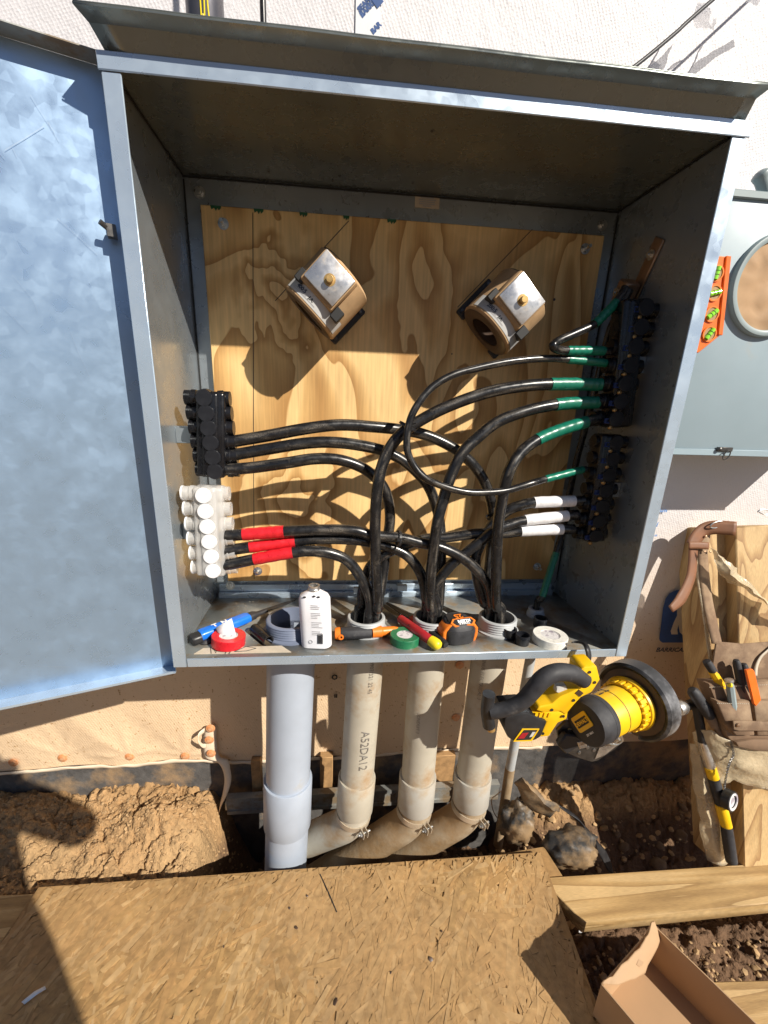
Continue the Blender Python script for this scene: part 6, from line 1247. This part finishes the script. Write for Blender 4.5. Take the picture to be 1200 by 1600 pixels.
# torn double flap folded inwards over the end wall
tp = [Tc + V((0, 0, .016)) + un * -.004, Tc + un * -.004 + vn * .018 + V((0, 0, -.012)), Lc + u_ * .55 + vn * .030 + V((0, 0, -.018)), Lc + u_ * .38 + vn * .026 + V((0, 0, -.010)), Lc + u_ * .1 + vn * .012 + V((0, 0, .001)), Lc + V((0, 0, .003))]
tb = [Tc + V((0, 0, .018)) + un * -.012, Tc + un * -.03 + vn * .004 + V((0, 0, .014)), Lc + u_ * .62 + vn * .008 + V((0, 0, .010)), Lc + u_ * .4 + vn * .006 + V((0, 0, .008)), Lc + u_ * .15 + vn * .004 + V((0, 0, .006)), Lc + V((0, 0, .005)) + un * .006]
g = crumple([tb, [a.lerp(b, .5) for a, b in zip(tb, tp)], tp], .0022, 40, 3, 5); part(MB().sheet(g, False), 'torn_flap', 'card', bx, solid=.0025)
m1 = MB(); e = Lc + u_ * .52 + vn * .020 + V((0, 0, -.003)); m1.prism([(-.008, -.003), (.004, -.006), (.010, .002), (.003, .004), (-.004, .002)], e, un, (vn + V((0, 0, -.6))).normalized(), (vn * .6 + V((0, 0, .8))) * .0012); part(m1, 'torn_hole', 'card_in', bx)

# crumpled mud-caked plastic by the thin conduit
def blob(name, px, Y, rx, ry, rz, seed, m, label, amp=.35):
    c = at(*px, Y); bm = bmesh.new(); bmesh.ops.create_icosphere(bm, subdivisions=4, radius=1)
    m1 = MB(); vs = []
    for v in bm.verts:
        q = v.co * 1.6 + V((seed, 0, seed)); d = 1 + amp * mnoise.noise(q) + amp * .5 * (abs(mnoise.noise(q * 2.4)) - .25) * 2 + amp * .08 * mnoise.noise(q * 6)
        vs.append(c + V((v.co.x * rx, v.co.y * ry, v.co.z * rz)) * d)
    bm.verts.index_update(); m1.add(vs, [tuple(v.index for v in f.verts) for f in bm.faces], True); bm.free()
    o = part(m1, name, m, None, loc=c); o.data.attributes.remove(o.data.attributes['sharp_edge']) if 'sharp_edge' in o.data.attributes else None; tag(o, label, 'plastic sheeting', 'crumpled muddy plastic sheeting'); return o
blob('muddy_plastic', (808, 1285), .10, .046, .035, .058, 3., 'mud_film', 'mud caked black plastic bundle at the foot of the thin conduit')
blob('muddy_plastic', (893, 1325), .075, .072, .050, .052, 11., 'mud_film', 'larger mud caked plastic bundle, right of the one by the thin conduit', .28)
film('muddy_plastic', [[at(803, 1222, .12), at(815, 1214, .10), at(828, 1226, .10)], [at(815, 1248, .10), at(836, 1238, .08), at(852, 1248, .08)], [at(838, 1270, .09), at(856, 1258, .07), at(874, 1262, .08)], [at(858, 1278, .08), at(866, 1272, .07), at(872, 1268, .08)]], .008, 22, 5, 'mud_film', 'torn stiff strip of muddy plastic standing above the two bundles', 'plastic sheeting', 'crumpled muddy plastic sheeting', .003)
film('muddy_plastic', [[at(868, 1256, .13), at(895, 1270, .14)], [at(905, 1285, .11), at(922, 1300, .12)], [at(930, 1320, .09), at(946, 1330, .10)], [at(952, 1362, .07), at(960, 1368, .08)]], .006, 20, 8, 'black_pl', 'smooth black plastic edge curving round the larger muddy bundle', 'plastic sheeting', 'crumpled muddy plastic sheeting', .003)
m1 = MB(); m1.tube(cr([at(-30, 1400, .12), at(10, 1368, .14), at(40, 1348, .17)], 6), .012, 14); tag(part(m1, 'black_pipe', 'black_pl', None, loc=at(10, 1370, .14)), 'black pipe end lying in the shadow at the far left', 'pipe')
for x, y, w_ in ((938, 1448, 9), (966, 1438, 7), (1003, 1440, 8), (905, 1452, 6)):
    p = atZ(x, y + 6, -.71); m1 = MB(); m1.sheet(crumple([[p, p + V((.012, 0, 0))], [p + V((-.003, .004, .02)), p + V((.010, .002, .024))]], .004, 60, x)); tag(part(m1, 'white_shred', 'seam', None, loc=p, solid=.0006), 'white plastic shred on the stones under the plank edge', 'plastic shred', 'white shreds under the plank')

# ================================================================== ABOVE THE CABINET
cc_ = at(320, 10, .075); can = thing('drink_can', 'dark grey can with yellow script standing on the cabinet roof', 'can', (cc_.x, .075, .955))
rc = (at(349, 10, .075) - at(291, 10, .075)).length / 2; m1 = MB(); m1.lathe([(rc * .85, 0), (rc, .006), (rc, .12), (rc * .9, .128), (.0001, .126)], (cc_.x, .075, .955), (0, 0, 1), 40); cb_ = part(m1, 'can_body', 'can', can)
def oncan(g, z): return V((cc_.x + (rc + .0004) * math.sin(g), .075 - (rc + .0004) * math.cos(g), z))
zc = at(320, 18, .045).z
for ln_ in ([(.02, -.01), (.02, .03), (.10, .045), (.20, .03), (.17, .008), (.10, .012)], [(.34, .06), (.38, .02), (.46, -.005)]):
    m1 = MB(); m1.tube(cr([oncan(a, zc + z - .012) for a, z in ln_], 6), .0010, 6); part(m1, 'yellow_script', 'yellow_tip', cb_)
x_ = at(412, 20, .10).x; m1 = MB(); m1.tube(cr([V((x_ - .001, .10, .955)), V((x_, .10, 1.1)), V((x_ + .004, .12, 1.5)), V((x_, .2, 2.2))], 6), .0046, 10); tag(part(m1, 'dark_cord', 'cable', None, loc=(x_, .1, .955)), 'dark cord hanging straight down behind the can onto the cabinet roof', 'cord')
a_, b_ = at(990, 105, .02), at(1118, -4, .06); d_ = (b_ - a_); m1 = MB(); m1.tube(cr([a_ + V((-.02, 0, -.010)), a_, a_ + d_ * .5 + V((0, 0, -.002)), b_, b_ + d_ * 3], 6), .0028, 10); tag(part(m1, 'wall_cord', 'black_pl', None, loc=a_), 'thin black cord slanting up to the right from the cabinet roof', 'cord')
film('clear_film', [[at(1095, 2, .27), at(1108, -4, .24), at(1125, -6, .26)], [at(1090, 22, .26), at(1106, 20, .22), at(1122, 18, .25)], [at(1088, 40, .27), at(1104, 46, .25), at(1116, 44, .28)]], .010, 30, 12, 'film_clear', 'crumpled clear film hanging on the wall near the slanting cord')
film('clear_film', [[at(1168, -6, .27), at(1190, -8, .24), at(1215, -6, .27)], [at(1164, 3, .27), at(1188, 6, .23), at(1215, 6, .27)]], .008, 34, 15, 'film_clear', 'crumpled clear film at the top right corner of the picture')

# ================================================================== the person taking the picture, outside the frame, whose shadow falls on the board
def person():
    t = thing('person', 'person in grey work clothes standing on the board, holding up a phone with both hands', 'person', (-.02, -1.08, OZ))
    B = V((.03, -1.12, OZ))
    J = {'pel': (0, 0, .92), 'sp': (0, .01, 1.10), 'ch': (0, .02, 1.30), 'nk': (0, .03, 1.47), 'hd': (0, .07, 1.58), 'ht': (0, .07, 1.70),
         'sl': (-.19, .02, 1.41), 'el': (-.25, .16, 1.16), 'wl': (-.19, .33, 1.12), 'sr': (.19, .02, 1.41), 'er': (.22, .16, 1.16), 'wr': (-.09, .33, 1.10),
         'hl': (-.10, 0, .88), 'kl': (-.11, .04, .48), 'al': (-.12, 0, .09), 'fl': (-.13, .15, .04), 'hr': (.10, 0, .88), 'kr': (.11, .04, .48), 'ar': (.12, 0, .09), 'fr': (.13, .15, .04)}
    Rr = {'pel': .15, 'sp': .14, 'ch': .16, 'nk': .06, 'hd': .10, 'ht': .08, 'sl': .07, 'el': .048, 'wl': .034, 'sr': .07, 'er': .048, 'wr': .034, 'hl': .095, 'kl': .065, 'al': .045, 'fl': .04, 'hr': .095, 'kr': .065, 'ar': .045, 'fr': .04}
    E_ = [('pel', 'sp'), ('sp', 'ch'), ('ch', 'nk'), ('nk', 'hd'), ('hd', 'ht'), ('ch', 'sl'), ('sl', 'el'), ('el', 'wl'), ('ch', 'sr'), ('sr', 'er'), ('er', 'wr'), ('pel', 'hl'), ('hl', 'kl'), ('kl', 'al'), ('al', 'fl'), ('pel', 'hr'), ('hr', 'kr'), ('kr', 'ar'), ('ar', 'fr')]
    ks = list(J); me = bpy.data.meshes.new('body'); me.from_pydata([tuple(B + V(J[k]) - t.location) for k in ks], [(ks.index(a), ks.index(b)) for a, b in E_], [])
    o = bpy.data.objects.new('body', me); C.objects.link(o); o.parent = t; md = o.modifiers.new('skin', 'SKIN')
    for i, k in enumerate(ks): me.skin_vertices[0].data[i].radius = (Rr[k], Rr[k] * (.8 if k in ('pel', 'sp', 'ch') else 1)); me.skin_vertices[0].data[i].use_root = k == 'pel'
    s_ = o.modifiers.new('sub', 'SUBSURF'); s_.levels = s_.render_levels = 2; me.materials.append(M['cloth'])
    for w_, sg in (('wl', 1), ('wr', -1)):                # hands: palm, four curled fingers, thumb
        p = B + V(J[w_]); m1 = MB(); m1.tube([p, p + V((sg * .010, .02, .02)), p + V((sg * .02, .035, .045))], [.026, .030, .026], 12)
        for f in range(4): q = p + V((sg * .016, .03 - f * .016 + .02, .045 + f * .006)); m1.tube(cr([q, q + V((sg * .008, .004, .022)), q + V((sg * .026, .0, .030)), q + V((sg * .036, -.006, .020))], 4), .0085, 8)
        q = p + V((sg * .018, -.005, .02)); m1.tube(cr([q, q + V((sg * .018, -.012, .014)), q + V((sg * .032, -.012, .026))], 4), .0095, 8); part(m1, 'hand', 'skin', t)
    return t
person()
back = RM @ V((0, 0, 1)); rt = RM @ V((1, 0, 0)); upc = RM @ V((0, 1, 0))
m1 = MB(); m1.box(CAM + back * .012 - upc * .055, (.072, .150, .008), Matrix((rt, upc, back)).transposed()); tag(part(m1, 'phone', 'black_pl', None, bevel=.003, loc=CAM), 'black phone held up by the person in front of the cabinet', 'phone')
